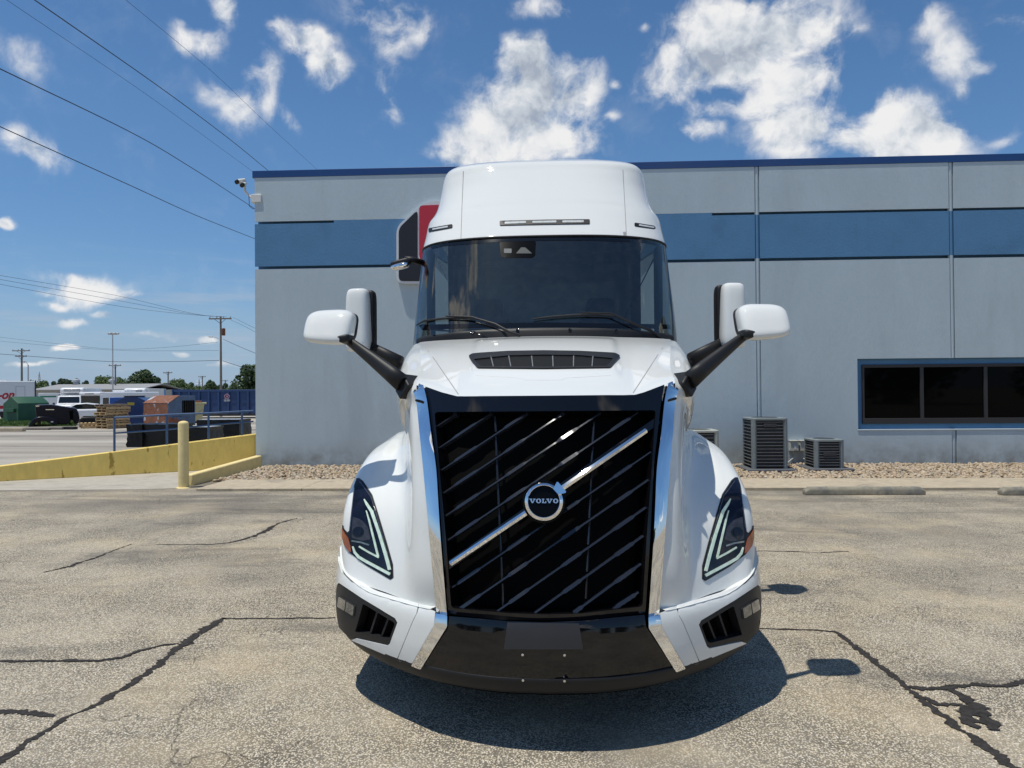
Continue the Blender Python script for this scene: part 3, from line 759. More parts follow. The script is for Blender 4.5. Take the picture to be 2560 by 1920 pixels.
# security cameras on the corner
M['cam_white'] = mat('camera_white', (.72, .71, .66), .4, var=.06)
c0 = at(641, 497, WALLY-.02)
sc_ = thing('security_camera', 'pair of white security cameras on an arm at the building corner', 'camera', c0); so_ = tuple(c0)
MB().bb(at(628, 490, WALLY).x, at(654, 490, WALLY).x, WALLY-.03, WALLY+.25, bz(640, 506), bz(640, 486)).build('junction_box', M['cam_white'], sc_, org=so_, bevel=.01)
P_ = lambda x, y, dy=0: tuple(at(x, y, WALLY-.05+dy))
MB().tube([P_(632, 497, .12), P_(620, 487, .12), P_(612, 477, .12), P_(612, 450, .12)], .028, 10).build('arm', M['cam_white'], sc_, org=so_, smooth=1)
for (x, y, x2, y2) in ((612, 450, 595, 454), (613, 459, 607, 462)):
    ma = MB(); ma.tube([P_(x, y, .12), P_(x2, y2, 0)], [.04, .06], 12); a = ma.build('camera_body', M['cam_white'], sc_, org=so_, smooth=1)
    d = (Vector(P_(x2, y2, 0))-Vector(P_(x, y, .12))).normalized()
    MB().tube([Vector(P_(x2, y2, 0)), Vector(P_(x2, y2, 0))+d*.03+Vector((0, -.03, -.02))], .05, 12).build('lens', M['gloss_black'], a, org=so_, smooth=1)
MB().tube([P_(622, 489, .1), P_(623, 505, .1), P_(623, 515, .1), P_(632, 522, .1), P_(638, 521, .1)], .008, 6).build('cable', M['blue_rail'], sc_, org=so_, smooth=1)

# air conditioning units
M['ac_grey'] = mat('ac_paint_grey', (.20, .23, .235), .5, var=.08)
M['ac_fin'] = mat('ac_coil', (.035, .035, .04), .6, var=.3, vscale=40)
M['ac_beige'] = mat('ac_paint_beige', (.42, .43, .38), .5, var=.06)
M['ac_louver'] = mat('ac_louver', (.16, .165, .17), .5, var=.2)
M['pad'] = mat('equipment_pad', (.10, .105, .115), .85, var=.15)
def ac_unit(x0, x1, y0, y1, h, label, nl, body, plate_row):
    cx, cy = (x0+x1)/2, (y0+y1)/2; w, d = x1-x0, y1-y0
    t = thing('air_conditioner', label, 'air conditioner', (cx, cy, .10), group='air conditioners along the wall')
    MB().bb(-w/2-.12, w/2+.14, -d/2-.14, d/2+.1, -.08, 0.0).build('pad', M['pad'], t, bevel=.02)
    MB().bb(-w/2+.05, w/2-.05, -d/2+.05, d/2-.05, .02, h-.05).build('coil', M['ac_fin'], t)
    for sx in (-1, 1):
        for sy in (-1, 1):
            px, py = sx*(w/2-.07), sy*(d/2-.07); pr = []
            for k in range(9):
                a = math.pi/2*k/8; pr.append((px+sx*.07*math.cos(a), py+sy*.07*math.sin(a)))
            MB().prism(pr+[(px-sx*.03, py+sy*.045), (px-sx*.03, py-sy*.03), (px+sx*.045, py-sy*.03)], .0, h-.03, 'z').build('corner_post', body, t, recalc=True)
    for k in range(nl):
        z = .06+(h-.14)*k/(nl-1)
        fz = MB()
        for s in (-1, 1):
            fz.box((0, s*(d/2-.018), z), (w-.17, .034, .012)); fz.box((s*(w/2-.018), 0, z), (.034, d-.17, .012))
        fz.build('louver', M['ac_louver'] if k != plate_row else M['ac_louver'], t)
    MB().bb(-.13, .13, -d/2-.012, -d/2+.01, .06+(h-.14)*plate_row/(nl-1)-.035, .06+(h-.14)*plate_row/(nl-1)+.035).build('name_plate', M['ac_fin'], t, bevel=.006)
    pr = rounded([(-w/2-.01, -d/2-.01), (w/2+.01, -d/2-.01), (w/2+.01, d/2+.01), (-w/2-.01, d/2+.01)], .12)
    MB().prism(pr, h-.045, h, 'z').build('top_cover', body, t, recalc=True, bevel=.008)
    MB().lathe([(w*.36, h-.001), (w*.36, h+.012), (w*.33, h+.012), (w*.33, h+.0)], n=32).build('fan_ring', body, t, smooth=.5)
    fg = MB(); fg.lathe([(w*.33, h+.002), (.001, h+.006)], n=24, cap=False); fg.build('fan_grille', M['ac_fin'], t)
    return t
ac_unit(4.25, 4.99, 14.86, 15.62, 1.04, 'tall dark grey air conditioner with many louvers beside the meter boxes', 14, M['ac_grey'], 12)
ac_unit(5.55, 6.16, 14.95, 15.6, .585, 'low dark grey air conditioner right of the meter boxes', 9, M['ac_grey'], 4)
ac_unit(2.8, 3.56, 14.75, 15.5, .80, 'beige air conditioner half hidden behind the right fender', 10, M['ac_beige'], 2)
M['util'] = mat('utility_box_beige', (.58, .57, .50), .5, var=.08)
M['conduit'] = mat('conduit_grey', (.42, .43, .42), .5)
for k, (xa, xb, lab) in enumerate(((1975, 1996, 'beige electrical box with a white sticker on the wall beside the tall air conditioner'), (1999.5, 2016, 'beige electrical box on the wall partly behind the low air conditioner'))):
    a, c = at(xa, 1103, WALLY-.1), at(xb, 1127, WALLY-.1)
    t = thing('electrical_box', lab, 'electrical box', ((a.x+c.x)/2, WALLY, c.z), group='electrical boxes between the air conditioners'); og = ((a.x+c.x)/2, WALLY, c.z)
    MB().bb(a.x, c.x, WALLY-.12, WALLY-.001, c.z, a.z).build('case', M['util'], t, org=og, bevel=.006)
    MB().bb(a.x-.008, c.x+.008, WALLY-.14, WALLY-.001, a.z, a.z+.02).build('hood', M['util'], t, org=og, bevel=.004)
    if k == 0: MB().bb(a.x+.085, c.x-.05, WALLY-.124, WALLY-.121, c.z+.03, a.z-.08).build('sticker', M['sign_white'], t, org=og)
    xx = (a.x+c.x)/2
    MB().tube([(xx, WALLY-.05, c.z+.01), (xx, WALLY-.06, c.z-.16), (xx+(-.1 if k == 0 else .04), WALLY-.16, .16), (xx+(-.25 if k == 0 else .06), WALLY-.4, .12)], .018, 8).build('conduit', M['conduit'], t, org=og, smooth=1)

# concrete wheel stops
def wheel_stop(px0, px1, py, label):
    p = gp(px0, py); q = gp(px1, py); L = (q-p).length; c = (p+q)/2
    t = thing('wheel_stop', label, 'wheel stop', (c.x, c.y, 0), group='wheel stops at the sidewalk edge')
    pr = [(-.08, 0), (-.08, .085), (-.05, .125), (.05, .125), (.08, .085), (.08, 0)]
    m = MB(); n = len(pr); xs_ = [-L/2, -L/2+.07, L/2-.07, L/2]; sc = [(.9, .62), (1, 1), (1, 1), (.9, .62)]
    for x, (sy, sz) in zip(xs_, sc): m.v += [(x, a*sy, b*sz) for a, b in pr]
    m.f = [(i*n+k, i*n+(k+1) % n, (i+1)*n+(k+1) % n, (i+1)*n+k) for i in range(3) for k in range(n)]+[tuple(range(n)), tuple(range(4*n-1, 3*n-1, -1))]
    m.build('beam', M['concrete_grey'], t, recalc=True, bevel=.012)
    for s in (-.6, .6): MB().cyl((s, 0, .12), (s, 0, .13), .012, 8).build('anchor_pin', M['frame_steel'], t)
    return t
wheel_stop(2009, 2310, 1236, 'long weathered concrete wheel stop in front of the low air conditioner')
wheel_stop(2499, 2800, 1237, 'weathered concrete wheel stop cut off at the right edge below the window')
# ================================================================== THE TRUCK
TO = (0.0, 4.9, 0.0)
truck = thing('semi_truck', 'white semi truck with black diagonal bar grille facing the camera', 'truck', TO)
def tb(m, name, material, parent=None, smooth=1.05, **kw):
    # the truck stands a hair off the camera's axis: its right flank reaches slightly less far out
    m.v = [(x if x < .5 else .5+(x-.5)*.98, y, z) for x, y, z in m.v]
    return m.build(name, M[material], parent if parent is not None else truck, org=TO, smooth=smooth, **kw)
def pair(m, name, material, parent=None, **kw):
    """the left piece and its mirror image"""
    pl, pr = parent if isinstance(parent, tuple) else (parent, parent)
    return tb(m, name, material, pl, **kw), tb(m.flipx(), name, material, pr, **kw)

# ---- hood side and fender: points from the chrome strip outwards, stations from the bumper seam up and back
SIDE = [
 [(.553,3.62,.625),(.66,3.665,.64),(.76,3.74,.65),(.88,3.85,.655),(1.03,3.98,.66),(1.17,4.09,.69),(1.25,4.33,.74)],
 [(.5735,3.61,.80),(.68,3.675,.80),(.77,3.80,.80),(.89,3.92,.80),(1.05,4.05,.80),(1.20,4.15,.81),(1.262,4.36,.82)],
 [(.5965,3.65,1.0),(.70,3.73,1.0),(.785,3.92,1.0),(.91,4.04,1.0),(1.065,4.12,1.0),(1.205,4.20,1.0),(1.265,4.42,1.0)],
 [(.618,3.695,1.17),(.715,3.79,1.17),(.80,4.06,1.15),(.93,4.18,1.14),(1.08,4.23,1.13),(1.205,4.30,1.12),(1.265,4.56,1.11)],
 [(.645,3.76,1.34),(.735,3.875,1.33),(.822,4.2,1.26),(.95,4.39,1.26),(1.085,4.42,1.25),(1.205,4.46,1.21),(1.268,4.70,1.15)],
 [(.677,3.835,1.52),(.765,3.985,1.5),(.85,4.33,1.39),(.96,4.62,1.36),(1.09,4.65,1.345),(1.205,4.68,1.29),(1.27,4.86,1.19)],
 [(.7085,3.93,1.667),(.797,4.08,1.65),(.885,4.48,1.50),(.98,4.84,1.42),(1.09,4.88,1.40),(1.205,4.88,1.335),(1.27,5.05,1.22)],
 [(.725,3.98,1.785),(.875,4.2,1.765),(.955,4.62,1.58),(1.0,5.02,1.45),(1.09,5.06,1.425),(1.20,5.09,1.355),(1.27,5.25,1.23)],
 [(.765,4.35,1.885),(.945,4.56,1.855),(1.0,4.88,1.66),(1.03,5.2,1.47),(1.11,5.24,1.435),(1.19,5.28,1.37),(1.265,5.42,1.23)],
 [(.88,4.98,2.035),(1.01,5.08,1.985),(1.04,5.25,1.75),(1.06,5.4,1.48),(1.12,5.42,1.435),(1.185,5.45,1.36),(1.26,5.55,1.21)],
 [(1.0,5.66,2.145),(1.085,5.72,2.085),(1.09,5.72,1.78),(1.10,5.72,1.46),(1.14,5.72,1.41),(1.18,5.72,1.33),(1.25,5.72,1.19)],
]
SA = surf(SIDE, 8, 8)
SA[..., 0] *= -1
side_l = MB(); side_l.grid(SA, flip=True)
side_l_o, side_r_o = pair(side_l, 'fender', 'paint', smooth=9)
BV_SIDE = bvh_of(side_l, side_l.flipx())

# ---- hood top
def hood_front(x):                                   # (Y, Z) along the top edge of the grille
    x = abs(x)
    y = 3.745+.36*x*x; z = 1.722
    if x > .47: t = (x-.47)/.22; z += .065*t; 
    return y, z
def hood_back(x):
    x = abs(x); return 5.53+.26*x**2.4, 2.172-.03*x**2.2
rows = []
nX, nY = 97, 57
for j in range(nY):
    t = j/(nY-1); row = []
    for i in range(nX):
        s = -1+2*i/(nX-1)
        xf, xb = s*.70, s*1.0
        yf, zf = hood_front(xf); yb, zb = hood_back(xb)
        # follow the crease of the fender side at the border
        x = xf+(xb-xf)*t; y = yf+(yb-yf)*t
        z = zf+(zb-zf)*t+.055*math.sin(math.pi*t)*(1-.25*s*s)
        # raised centre around the vent
        wv = .43+.13*t
        e = min(1, max(0, (wv-abs(x))/.05)); e = e*e*(3-2*e)
        g = min(1, max(0, (t-.12)/.12)); g = g*g*(3-2*g)
        h = min(1, max(0, (1-t)/.25)); h = h*h*(3-2*h)
        z += .016*e*g*h
        row.append((x, y, z))
    rows.append(row)
HA = np.array(rows)
# pull the outer columns onto the fender border
k0 = 7*8; crest = SA[k0:, 0]                          # from the strip tip back to the cowl
cl = np.linalg.norm(np.diff(crest, axis=0), axis=1); cs = np.concatenate([[0], np.cumsum(cl)])/cl.sum()
for j in range(nY):
    t = j/(nY-1)
    b = np.array([np.interp(t, cs, crest[:, k]) for k in range(3)])
    for sgn, cols in ((-1, range(0, nX//2)), (1, range(nX-1, nX//2, -1))):
        tgt = b*np.array([1 if sgn < 0 else -1, 1, 1])
        edge = HA[j, 0 if sgn < 0 else nX-1].copy(); dlt = tgt-edge
        for q, i in enumerate(cols):
            w = max(0, 1-q/(nX*.22)); w = w*w*(3-2*w)
            HA[j, i] += dlt*w
hood = MB(); hood.grid(HA)
hood_o = tb(hood, 'hood', 'paint', smooth=9)
BV_HOOD = bvh_of(hood)
# shut lines of the hood panel and the steps on it
for pts in ([(1055, 856), (1085, 897), (1115, 941), (1146, 986)],):
    pair(patch(stroke(pts, 2.0), BV_HOOD, .0015, .002, 20), 'panel_gap', 'seam', hood_o)
# small bulge lines
for pts in ([(1188, 938), (1300, 945), (1312, 950), (1402, 950), (1414, 945), (1528, 938)],):
    tb(patch(stroke(pts, 1.6), BV_HOOD, .0012, .002, 20), 'crease_line', 'seam', hood_o).data.materials[0] = M['paint']
# hood vent
vo_ = rounded([(1171, 892), (1183, 886), (1270, 880.5), (1358, 879), (1450, 880.5), (1537, 885), (1550, 892), (1526, 921), (1360, 923.5), (1193, 922)], 5)
vi_ = rounded([(1185, 901), (1270, 892), (1358, 890), (1450, 891.5), (1533, 899), (1518, 918), (1360, 920.5), (1202, 919)], 5)
vent = tb(patch(vo_, BV_HOOD, .010, .02, 12, holes=[vi_]), 'hood_vent', 'matte_black')
tb(patch(vi_, BV_HOOD, .002, .004, 14), 'mesh', 'mesh', vent)
for x in (1227, 1272, 1329, 1381.5, 1434, 1482):
    dx = (x-1360)*.012
    tb(patch(stroke([(x-dx*0, 893), (x+2-dx*3, 919.5)], 2.6), BV_HOOD, .010, .01, 20), 'divider', 'ac_louver', vent)

# ---- grille
GR = lambda X, Z: 3.47+.245*1.09*(np.clip((Z-.63)/1.09, 0, 3))**1.9+.42*X*X
gx = np.linspace(-.75, .75, 41); gzs = np.linspace(.5, 1.9, 41)
gs = MB(); gs.grid(np.array([[(x, GR(x, z), z) for z in gzs] for x in gx]), flip=False)
BV_GR = bvh_of(gs)
grille = thing('grille', None, None); grille.parent = truck
bk = MB(); bk.grid(np.array([[(x, GR(x, z)+.12, z) for z in np.linspace(.58, 1.74, 15)] for x in np.linspace(-.66, .66, 15)]))
grille_back = tb(bk, 'radiator_core', 'deep_black', truck)
bpy.data.objects.remove(grille)
L_in = [(1063, 966), (1073, 1016), (1083, 1092), (1093.5, 1168), (1105.5, 1350), (1121, 1536)]
mirx = lambda p: (2*1362.8-p[0]+ (p[1]-976)*.016, p[1]-.016*(1362.8-p[0]))
R_in = [mirx(p) for p in L_in]
opl = [(1086, 1030), (1094, 1116), (1104, 1230), (1115, 1350), (1128, 1520)]
opn = rounded([opl[0]]+[mirx(p) for p in opl[:1]]+[mirx(p) for p in opl[1:]]+[(1450, 1534), (1363, 1536), (1275, 1533)]+opl[:0:-1], 10)
outer = L_in[::-1]+[(1124, 987.5), (1140, 990.5), (1363, 989), mirx((1140, 990.5)), mirx((1124, 987.5))]+R_in+[(1480, 1549), (1363, 1551), (1245, 1549)]
grille = tb(patch(outer, BV_GR, .0, .10, 16, holes=[opn]), 'grille', 'gloss_black')
def gpt(px, py, off=0.0):
    d = ray(px, py); loc, nor, i, dist = BV_GR.ray_cast(Vector((0, 0, CAMZ)), d)
    if loc is None: loc, nor, i, dist = BV_GR.find_nearest(at(px, py, 3.6))
    if nor.y > 0: nor = -nor
    return loc+nor*off, nor
bars = [((1087, 1063), (1137, 1030)), ((1093, 1117), (1226, 1029)), ((1099, 1173), (1318, 1029)), ((1103, 1231.5), (1411, 1029)), ((1109, 1289), (1504, 1029)), ((1114, 1351), (1600, 1028)),
        ((1119, 1411), (1641, 1046)), ((1125, 1471), (1633, 1127)), ((1146, 1525), (1627, 1198)), ((1238, 1533), (1621, 1268)), ((1336, 1536), (1614, 1340)), ((1436, 1536), (1608, 1411)), ((1531, 1530), (1602, 1483))]
blocks = [(1133, 1193), (1263, 1316), (1402, 1452), (1538, 1588)]
for bi, (a, c) in enumerate(bars):
    if bi == 6: continue
    n = max(6, int(abs(c[0]-a[0])/6)); m = MB(); vs = []
    for k in range(n+1):
        t = k/n; px = a[0]+(c[0]-a[0])*t; py = a[1]+(c[1]-a[1])*t
        p, nor = gpt(px, py, -.022)
        drift = (py-1280)*.03
        q = 0.0
        for b0, b1 in blocks:
            b0 += drift; b1 += drift
            q = max(q, min(1, max(0, min(px-b0, b1-px)/4.0)))
        dirv = (gpt(*c)[0]-gpt(*a)[0]).normalized(); up = nor.cross(dirv).normalized(); up = up if up.z > 0 else -up
        h = .0048+.0052*q; d0 = .0035+.004*q
        rib = .0022*q*(1 if k % 2 else -1) if px > 1330 else 0
        vs += [p+up*h, p+nor*(d0+rib)-up*h*.7, p-up*h, p-nor*.03-up*h*.7, p-nor*.03+up*h*.7]
    m.add(vs, [(k*5+i, k*5+(i+1) % 5, (k+1)*5+(i+1) % 5, (k+1)*5+i) for k in range(n) for i in range(5)]+[(4, 3, 2, 1, 0), tuple(n*5+i for i in range(5))])
    tb(m, 'grille_bar', 'grille_black', grille, smooth=.5, recalc=True)
def straight(a, c, w0, w1, off, dep, name, material, parent, n=10, ridge=.004):
    m = MB(); vs = []
    for k in range(n+1):
        t = k/n; p, nor = gpt(a[0]+(c[0]-a[0])*t, a[1]+(c[1]-a[1])*t, off)
        dirv = (gpt(*c)[0]-gpt(*a)[0]).normalized(); up = nor.cross(dirv).normalized(); up = up if up.z > 0 else -up
        h = w0+(w1-w0)*t
        vs += [p+up*h, p+nor*ridge, p-up*h, p-nor*dep-up*h, p-nor*dep+up*h]
    m.add(vs, [(k*5+i, k*5+(i+1) % 5, (k+1)*5+(i+1) % 5, (k+1)*5+i) for k in range(n) for i in range(5)]+[(4, 3, 2, 1, 0), tuple(n*5+i for i in range(5))])
    return tb(m, name, material, parent, smooth=.4, recalc=True)
# black carrier and chrome diagonal
straight((1112, 1419), (1648, 1049), .019, .019, -.006, .04, 'diagonal_carrier', 'gloss_black', grille, 20, .001)
straight((1128, 1409), (1332, 1271), .0125, .0125, .008, .02, 'chrome_diagonal', 'chrome', grille, 12, .008)
straight((1398, 1226), (1614, 1077), .0125, .0125, .008, .02, 'chrome_diagonal', 'chrome', grille, 12, .008)
# thin upright slats between the bars
def bar_y(bi, x):
    a, c = bars[bi]; return a[1]+(c[1]-a[1])*(x-a[0])/(c[0]-a[0])
for x0 in (1243, 1479):
    for bi in range(len(bars)-1):
        x = x0
        a, c = bars[bi]; a2, c2 = bars[bi+1]
        if not (min(a2[0], c2[0]) < x < max(a2[0], c2[0])): continue
        y1 = bar_y(bi+1, x); y0 = bar_y(bi, x) if a[0] < x < c[0] else 1032
        if y0 < 1030: y0 = 1032
        if y1 > 1532 or y1-y0 < 20: continue
        dx = (y0-1280)*(.045 if x0 < 1363 else -.045)
        straight((x+dx, y0+3), (x+dx+(3 if x0 < 1363 else -3), y1-4), .0045, .0055, -.035, .02, 'grille_slat', 'grille_black', grille, 3, .004)
# badge
bc, bn = gpt(1360, 1255.5, .028)
bn = (bn+Vector((0, 0, 0))).normalized()
bu = Vector((0, 0, 1)); bu = (bu-bn*bu.dot(bn)).normalized(); br = bn.cross(bu)*-1
br = bu.cross(bn)
def badge_pt(x, y, z): return bc+br*x+bu*y+bn*z
def badge_lathe(prof, n=48):
    m = MB(); vs = []
    for r, h in prof:
        for k in range(n):
            a = 2*math.pi*k/n; vs.append(badge_pt(r*math.cos(a), r*math.sin(a), h))
    q = len(prof); m.add(vs, [(i*n+k, i*n+(k+1) % n, (i+1)*n+(k+1) % n, (i+1)*n+k) for i in range(q-1) for k in range(n)]+[tuple(range(n-1, -1, -1)), tuple(range((q-1)*n, q*n))]); return m
if br.x < 0: br = -br
badge = tb(badge_lathe([(.105, -.03), (.105, .002), (.101, .006), (.001, .006)]), 'badge', 'badge_black', smooth=.5, recalc=True)
tb(badge_lathe([(.0775, .004), (.078, .018), (.080, .019), (.094, .008), (.0955, .005), (.0955, .0)]), 'ring', 'chrome', badge, smooth=.7, recalc=True)
ar = MB(); a45 = math.radians(38)
pol = [(.083, -.030), (.083, .030), (.121, .026), (.126, .0)]
pol = [(.075, .020), (.112, .036), (.116, .030), (.118, -.030), (.112, -.034), (.078, -.018)]
pp = [(x*math.cos(a45)-y*math.sin(a45), x*math.sin(a45)+y*math.cos(a45)) for x, y in pol]
ar.add([badge_pt(x, y, .0) for x, y in pp]+[badge_pt(x*.985, y*.985, .02) for x, y in pp], [tuple(range(6)), tuple(range(11, 5, -1))]+[(i, i+6, (i+1) % 6+6, (i+1) % 6) for i in range(6)])
tb(ar, 'arrow_tip', 'chrome', badge, smooth=None, recalc=True)
def letter(strokes, x0, w, h=.0215):
    for poly in strokes:
        m = MB(); n = len(poly); q = [(x0+px*w, py*h) for px, py in poly]
        m.add([badge_pt(x, y-.008, .006) for x, y in q]+[badge_pt(x, y-.008, .0115) for x, y in q], [tuple(range(n)), tuple(range(2*n-1, n-1, -1))]+[(i, i+n, (i+1) % n+n, (i+1) % n) for i in range(n)])
        yield m
def merged(gen):
    o = MB()
    for m in gen: o.add(m.v, m.f)
    return o
LV = [[(0, 1), (0, .80), (.10, .80), (.40, 0), (.60, 0), (.90, .80), (1, .80), (1, 1), (.62, 1), (.62, .80), (.72, .80), (.54, .28), (.36, .80), (.46, .80), (.46, 1)]]
LLt = [[(0, 1), (0, .82), (.12, .82), (.12, .18), (0, .18), (0, 0), (.95, 0), (.95, .48), (.78, .48), (.72, .18), (.40, .18), (.40, .82), (.54, .82), (.54, 1)]]
def LO():
    o = [(.5+.5*math.cos(a), .5+.53*math.sin(a)) for a in np.linspace(0, 2*math.pi, 24, endpoint=False)]
    i = [(.5+.21*math.cos(a), .5+.34*math.sin(a)) for a in np.linspace(0, 2*math.pi, 24, endpoint=False)]
    return [[o[k], o[(k+1) % 24], i[(k+1) % 24], i[k]] for k in range(24)]
for L, x0, w in ((LV, -.071, .030), (LO(), -.0385, .0255), (LLt, -.0095, .0225), (LV, .0125, .030), (LO(), .0455, .0255)):
    tb(merged(letter(L, x0, w)), 'letter', 'letter', badge, smooth=None, recalc=True)

# ---- chrome strips along the grille
outp = [(1091.5, 1530), (1074, 1345), (1066, 1255), (1058, 1168), (1049, 1080), (1043, 1018), (1037, 988), (1034, 979)]
inp = [(1121, 1536), (1105.5, 1350), (1099.5, 1260), (1093.5, 1168), (1082, 1090), (1073, 1016), (1067, 985), (1062, 967)]
ys_o = [3.595, 3.645, 3.69, 3.755, 3.83, 3.925, 3.955, 3.97]
L = []
for (o_, i_, yo) in zip(outp, inp, ys_o):
    po = at(*o_, yo); pi, nn = gpt(*i_, .012)
    L.append([tuple(po+Vector((-.002, .06, 0))), tuple(po+Vector((0, -.008, 0))), tuple(po.lerp(pi, .5)+Vector((0, -.013, 0))), tuple(pi+Vector((0, -.008, 0))), tuple(pi+Vector((.002, .05, 0)))])
tipc = at(1050, 958, 3.99)
L.append([tuple(tipc+Vector((-.02, .05, -.02))), tuple(tipc+Vector((-.018, 0, -.016))), tuple(tipc+Vector((-.002, -.004, .0))), tuple(tipc+Vector((.012, 0, -.008))), tuple(tipc+Vector((.014, .05, -.01)))])
ch = MB(); ch.grid(cr(np.array(L), 6))
cl_, cr_ = pair(ch, 'chrome_strip', 'chrome', smooth=.6, recalc=True)
lat = MB(); lat.sq(at(1049, 1003, 3.90), (.05, .03, .016), .6, .6, R=Matrix.Rotation(-.35, 3, 'Y') @ Matrix.Rotation(math.radians(35), 3, 'Y'))
pair(lat, 'latch', 'gloss_black', (cl_, cr_), smooth=9)

# ---- headlights
hl = [(892, 1196), (899, 1196), (908, 1203), (931, 1237), (946.6, 1287), (967, 1355), (983, 1412), (984, 1444), (976, 1449), (916.6, 1414), (876, 1383), (860, 1360), (855.5, 1338), (856.5, 1312), (864, 1326), (869, 1331), (873.5, 1327), (875, 1310), (879.5, 1269), (886, 1214)]
rim_l, rim_r = pair(patch(hl, BV_SIDE, .003, .01, 10), 'headlight', 'seam_dark')
def shrink(poly, k):
    cx = sum(p[0] for p in poly)/len(poly); cy = sum(p[1] for p in poly)/len(poly); out = []
    n = len(poly)
    for i, p in enumerate(poly):
        a = poly[i-1]; c = poly[(i+1) % n]; dx, dy = c[0]-a[0], c[1]-a[1]; d = math.hypot(dx, dy)
        out.append((p[0]-dy/d*k, p[1]+dx/d*k))
    return out
pr_ = (rim_l, rim_r)
hl2 = shrink(hl, 3.0)
pair(patch(hl2, BV_SIDE, .006, .006, 9), 'lens', 'lamp_dark', pr_)
pair(patch(stroke([(912, 1250), (919, 1262), (931, 1280), (950, 1333), (966, 1385), (977, 1425)], [3, 6.5, 7.5, 7, 7, 7]), BV_SIDE, .0105, .006, 6), 'light_strip', 'drl', pr_)
pair(patch(stroke([(978, 1436), (950, 1421), (920, 1405), (899, 1393), (889, 1381), (884, 1366)], [7, 7, 7, 7, 5.5, 3]), BV_SIDE, .0108, .006, 6), 'light_strip', 'drl', pr_)
pair(patch(stroke([(917.5, 1278), (925, 1302), (936, 1344), (948, 1391)], [2, 4, 4.3, 4.6]), BV_SIDE, .0105, .005, 6), 'light_strip', 'drl', pr_)
pair(patch(stroke([(950, 1394), (925, 1381), (900, 1366)], [4.6, 4.3, 4]), BV_SIDE, .0109, .005, 6), 'light_strip', 'drl', pr_)
pair(patch([(858.5, 1322), (866, 1336), (873, 1345), (879, 1368), (880, 1381), (872, 1376), (863, 1362), (858, 1342)], BV_SIDE, .0095, .005, 5), 'turn_signal', 'amber', pr_)
cir = lambda cx, cy, r, ry=None, n=18: [(cx+r*math.cos(a), cy+(ry or r)*math.sin(a)) for a in np.linspace(0, 2*math.pi, n, endpoint=False)]
pair(patch(rounded([(883, 1292), (905, 1300), (922, 1318), (929, 1349), (908, 1352), (881, 1345)], 5), BV_SIDE, .0078, .004, 7), 'reflector', 'lamp_bezel', pr_)
pair(patch(stroke([(887, 1218), (882, 1268), (877, 1318)], 1.6), BV_SIDE, .0075, .003, 8), 'lens_rim_highlight', 'fog_lens', pr_)  # highlight along the lens rim, put in as thin pale strips
pair(patch(stroke([(900, 1206), (928, 1243), (943, 1290), (963, 1356), (978, 1412)], 1.4), BV_SIDE, .0075, .003, 8), 'lens_rim_highlight', 'fog_lens', pr_)
pair(patch(cir(898, 1330, 15, 13), BV_SIDE, .0095, .004, 6), 'projector', 'gloss_black', pr_)
pair(patch(cir(898, 1330, 10.5, 9), BV_SIDE, .0125, .004, 6), 'projector', 'lamp_dark', pr_)
pair(patch(stroke([(881, 1352), (905, 1356), (926, 1363)], 4), BV_SIDE, .009, .004, 6), 'reflector', 'fog_lens', pr_)
# ---- bumper
PLAN = [(0, 3.42), (.25, 3.44), (.47, 3.505), (.65, 3.595), (.78, 3.69), (.93, 3.81), (1.08, 3.945), (1.20, 4.085), (1.265, 4.245), (1.295, 4.38), (1.30, 4.65), (1.30, 4.95)]
def plan_curve():
    A = cr(np.array(PLAN), 10); return A
PC = plan_curve()
def bump_rows():
    R = []
    for (z, dy, rise) in ((.275, .085, 0), (.285, .035, 0), (.33, .008, 0), (.38, 0, .0), (.45, -.004, 0), (.52, 0, .03), (.58, .006, .09), (.62, .014, .13), (.645, .028, .15), (.655, .055, .155), (.655, .12, .155)):
        row = []
        for i, (x, y) in enumerate(PC):
            a = PC[max(i-1, 0)]; b = PC[min(i+1, len(PC)-1)]; t = (b-a)/np.linalg.norm(b-a); n = np.array([-t[1], t[0]])   # inward
            px = x+n[0]*dy*(1 if x > .05 else 0); py = y+n[1]*dy
            rz = rise*min(1, max(0, (y-3.85)/.45))**1.3
            up = .045*min(1, max(0, (y-3.8)/.6)) if z < .4 else 0
            row.append((-px, py, z+rz+up))
        R.append(row)
    return np.array(R)
BR = bump_rows()
bl_ = MB(); bl_.grid(BR, flip=False)
full = MB(); full.add(bl_.v, bl_.f); r_ = bl_.flipx(); full.add(r_.v, r_.f)
BV_BUMP = bvh_of(full)
# base shell set back behind the panels
base = MB(); base.grid(np.array([[(x*.975, y+.06, z-.035) for x, y, z in row] for row in BR])); rb = base.flipx(); base.add(rb.v, rb.f)
bumper = tb(base, 'bumper', 'deep_black', smooth=9)
led = []
for i, (x, y) in enumerate(PC):
    a = PC[max(i-1, 0)]; b = PC[min(i+1, len(PC)-1)]; t = (b-a)/np.linalg.norm(b-a); n = np.array([-t[1], t[0]]); rz = .15*min(1, max(0, (y-3.85)/.45))**1.3
    if x < .6: continue
    led.append([(-(x+n[0]*d*(1 if x > .05 else 0)), y+n[1]*d, .647+rz) for d in (.018, .25)])
lm2 = MB(); lm2.grid(np.array(led)); pair(lm2, 'step_ledge', 'paint', bumper, smooth=9)
lipL = [(835, 1540), (846, 1565), (873, 1597), (884, 1603), (940, 1627), (995, 1650), (1054, 1673), (1130, 1686), (1240, 1696), (1363, 1700)]
lip = lipL+[mirx(p) for p in lipL[:-1]][::-1]
LR = []
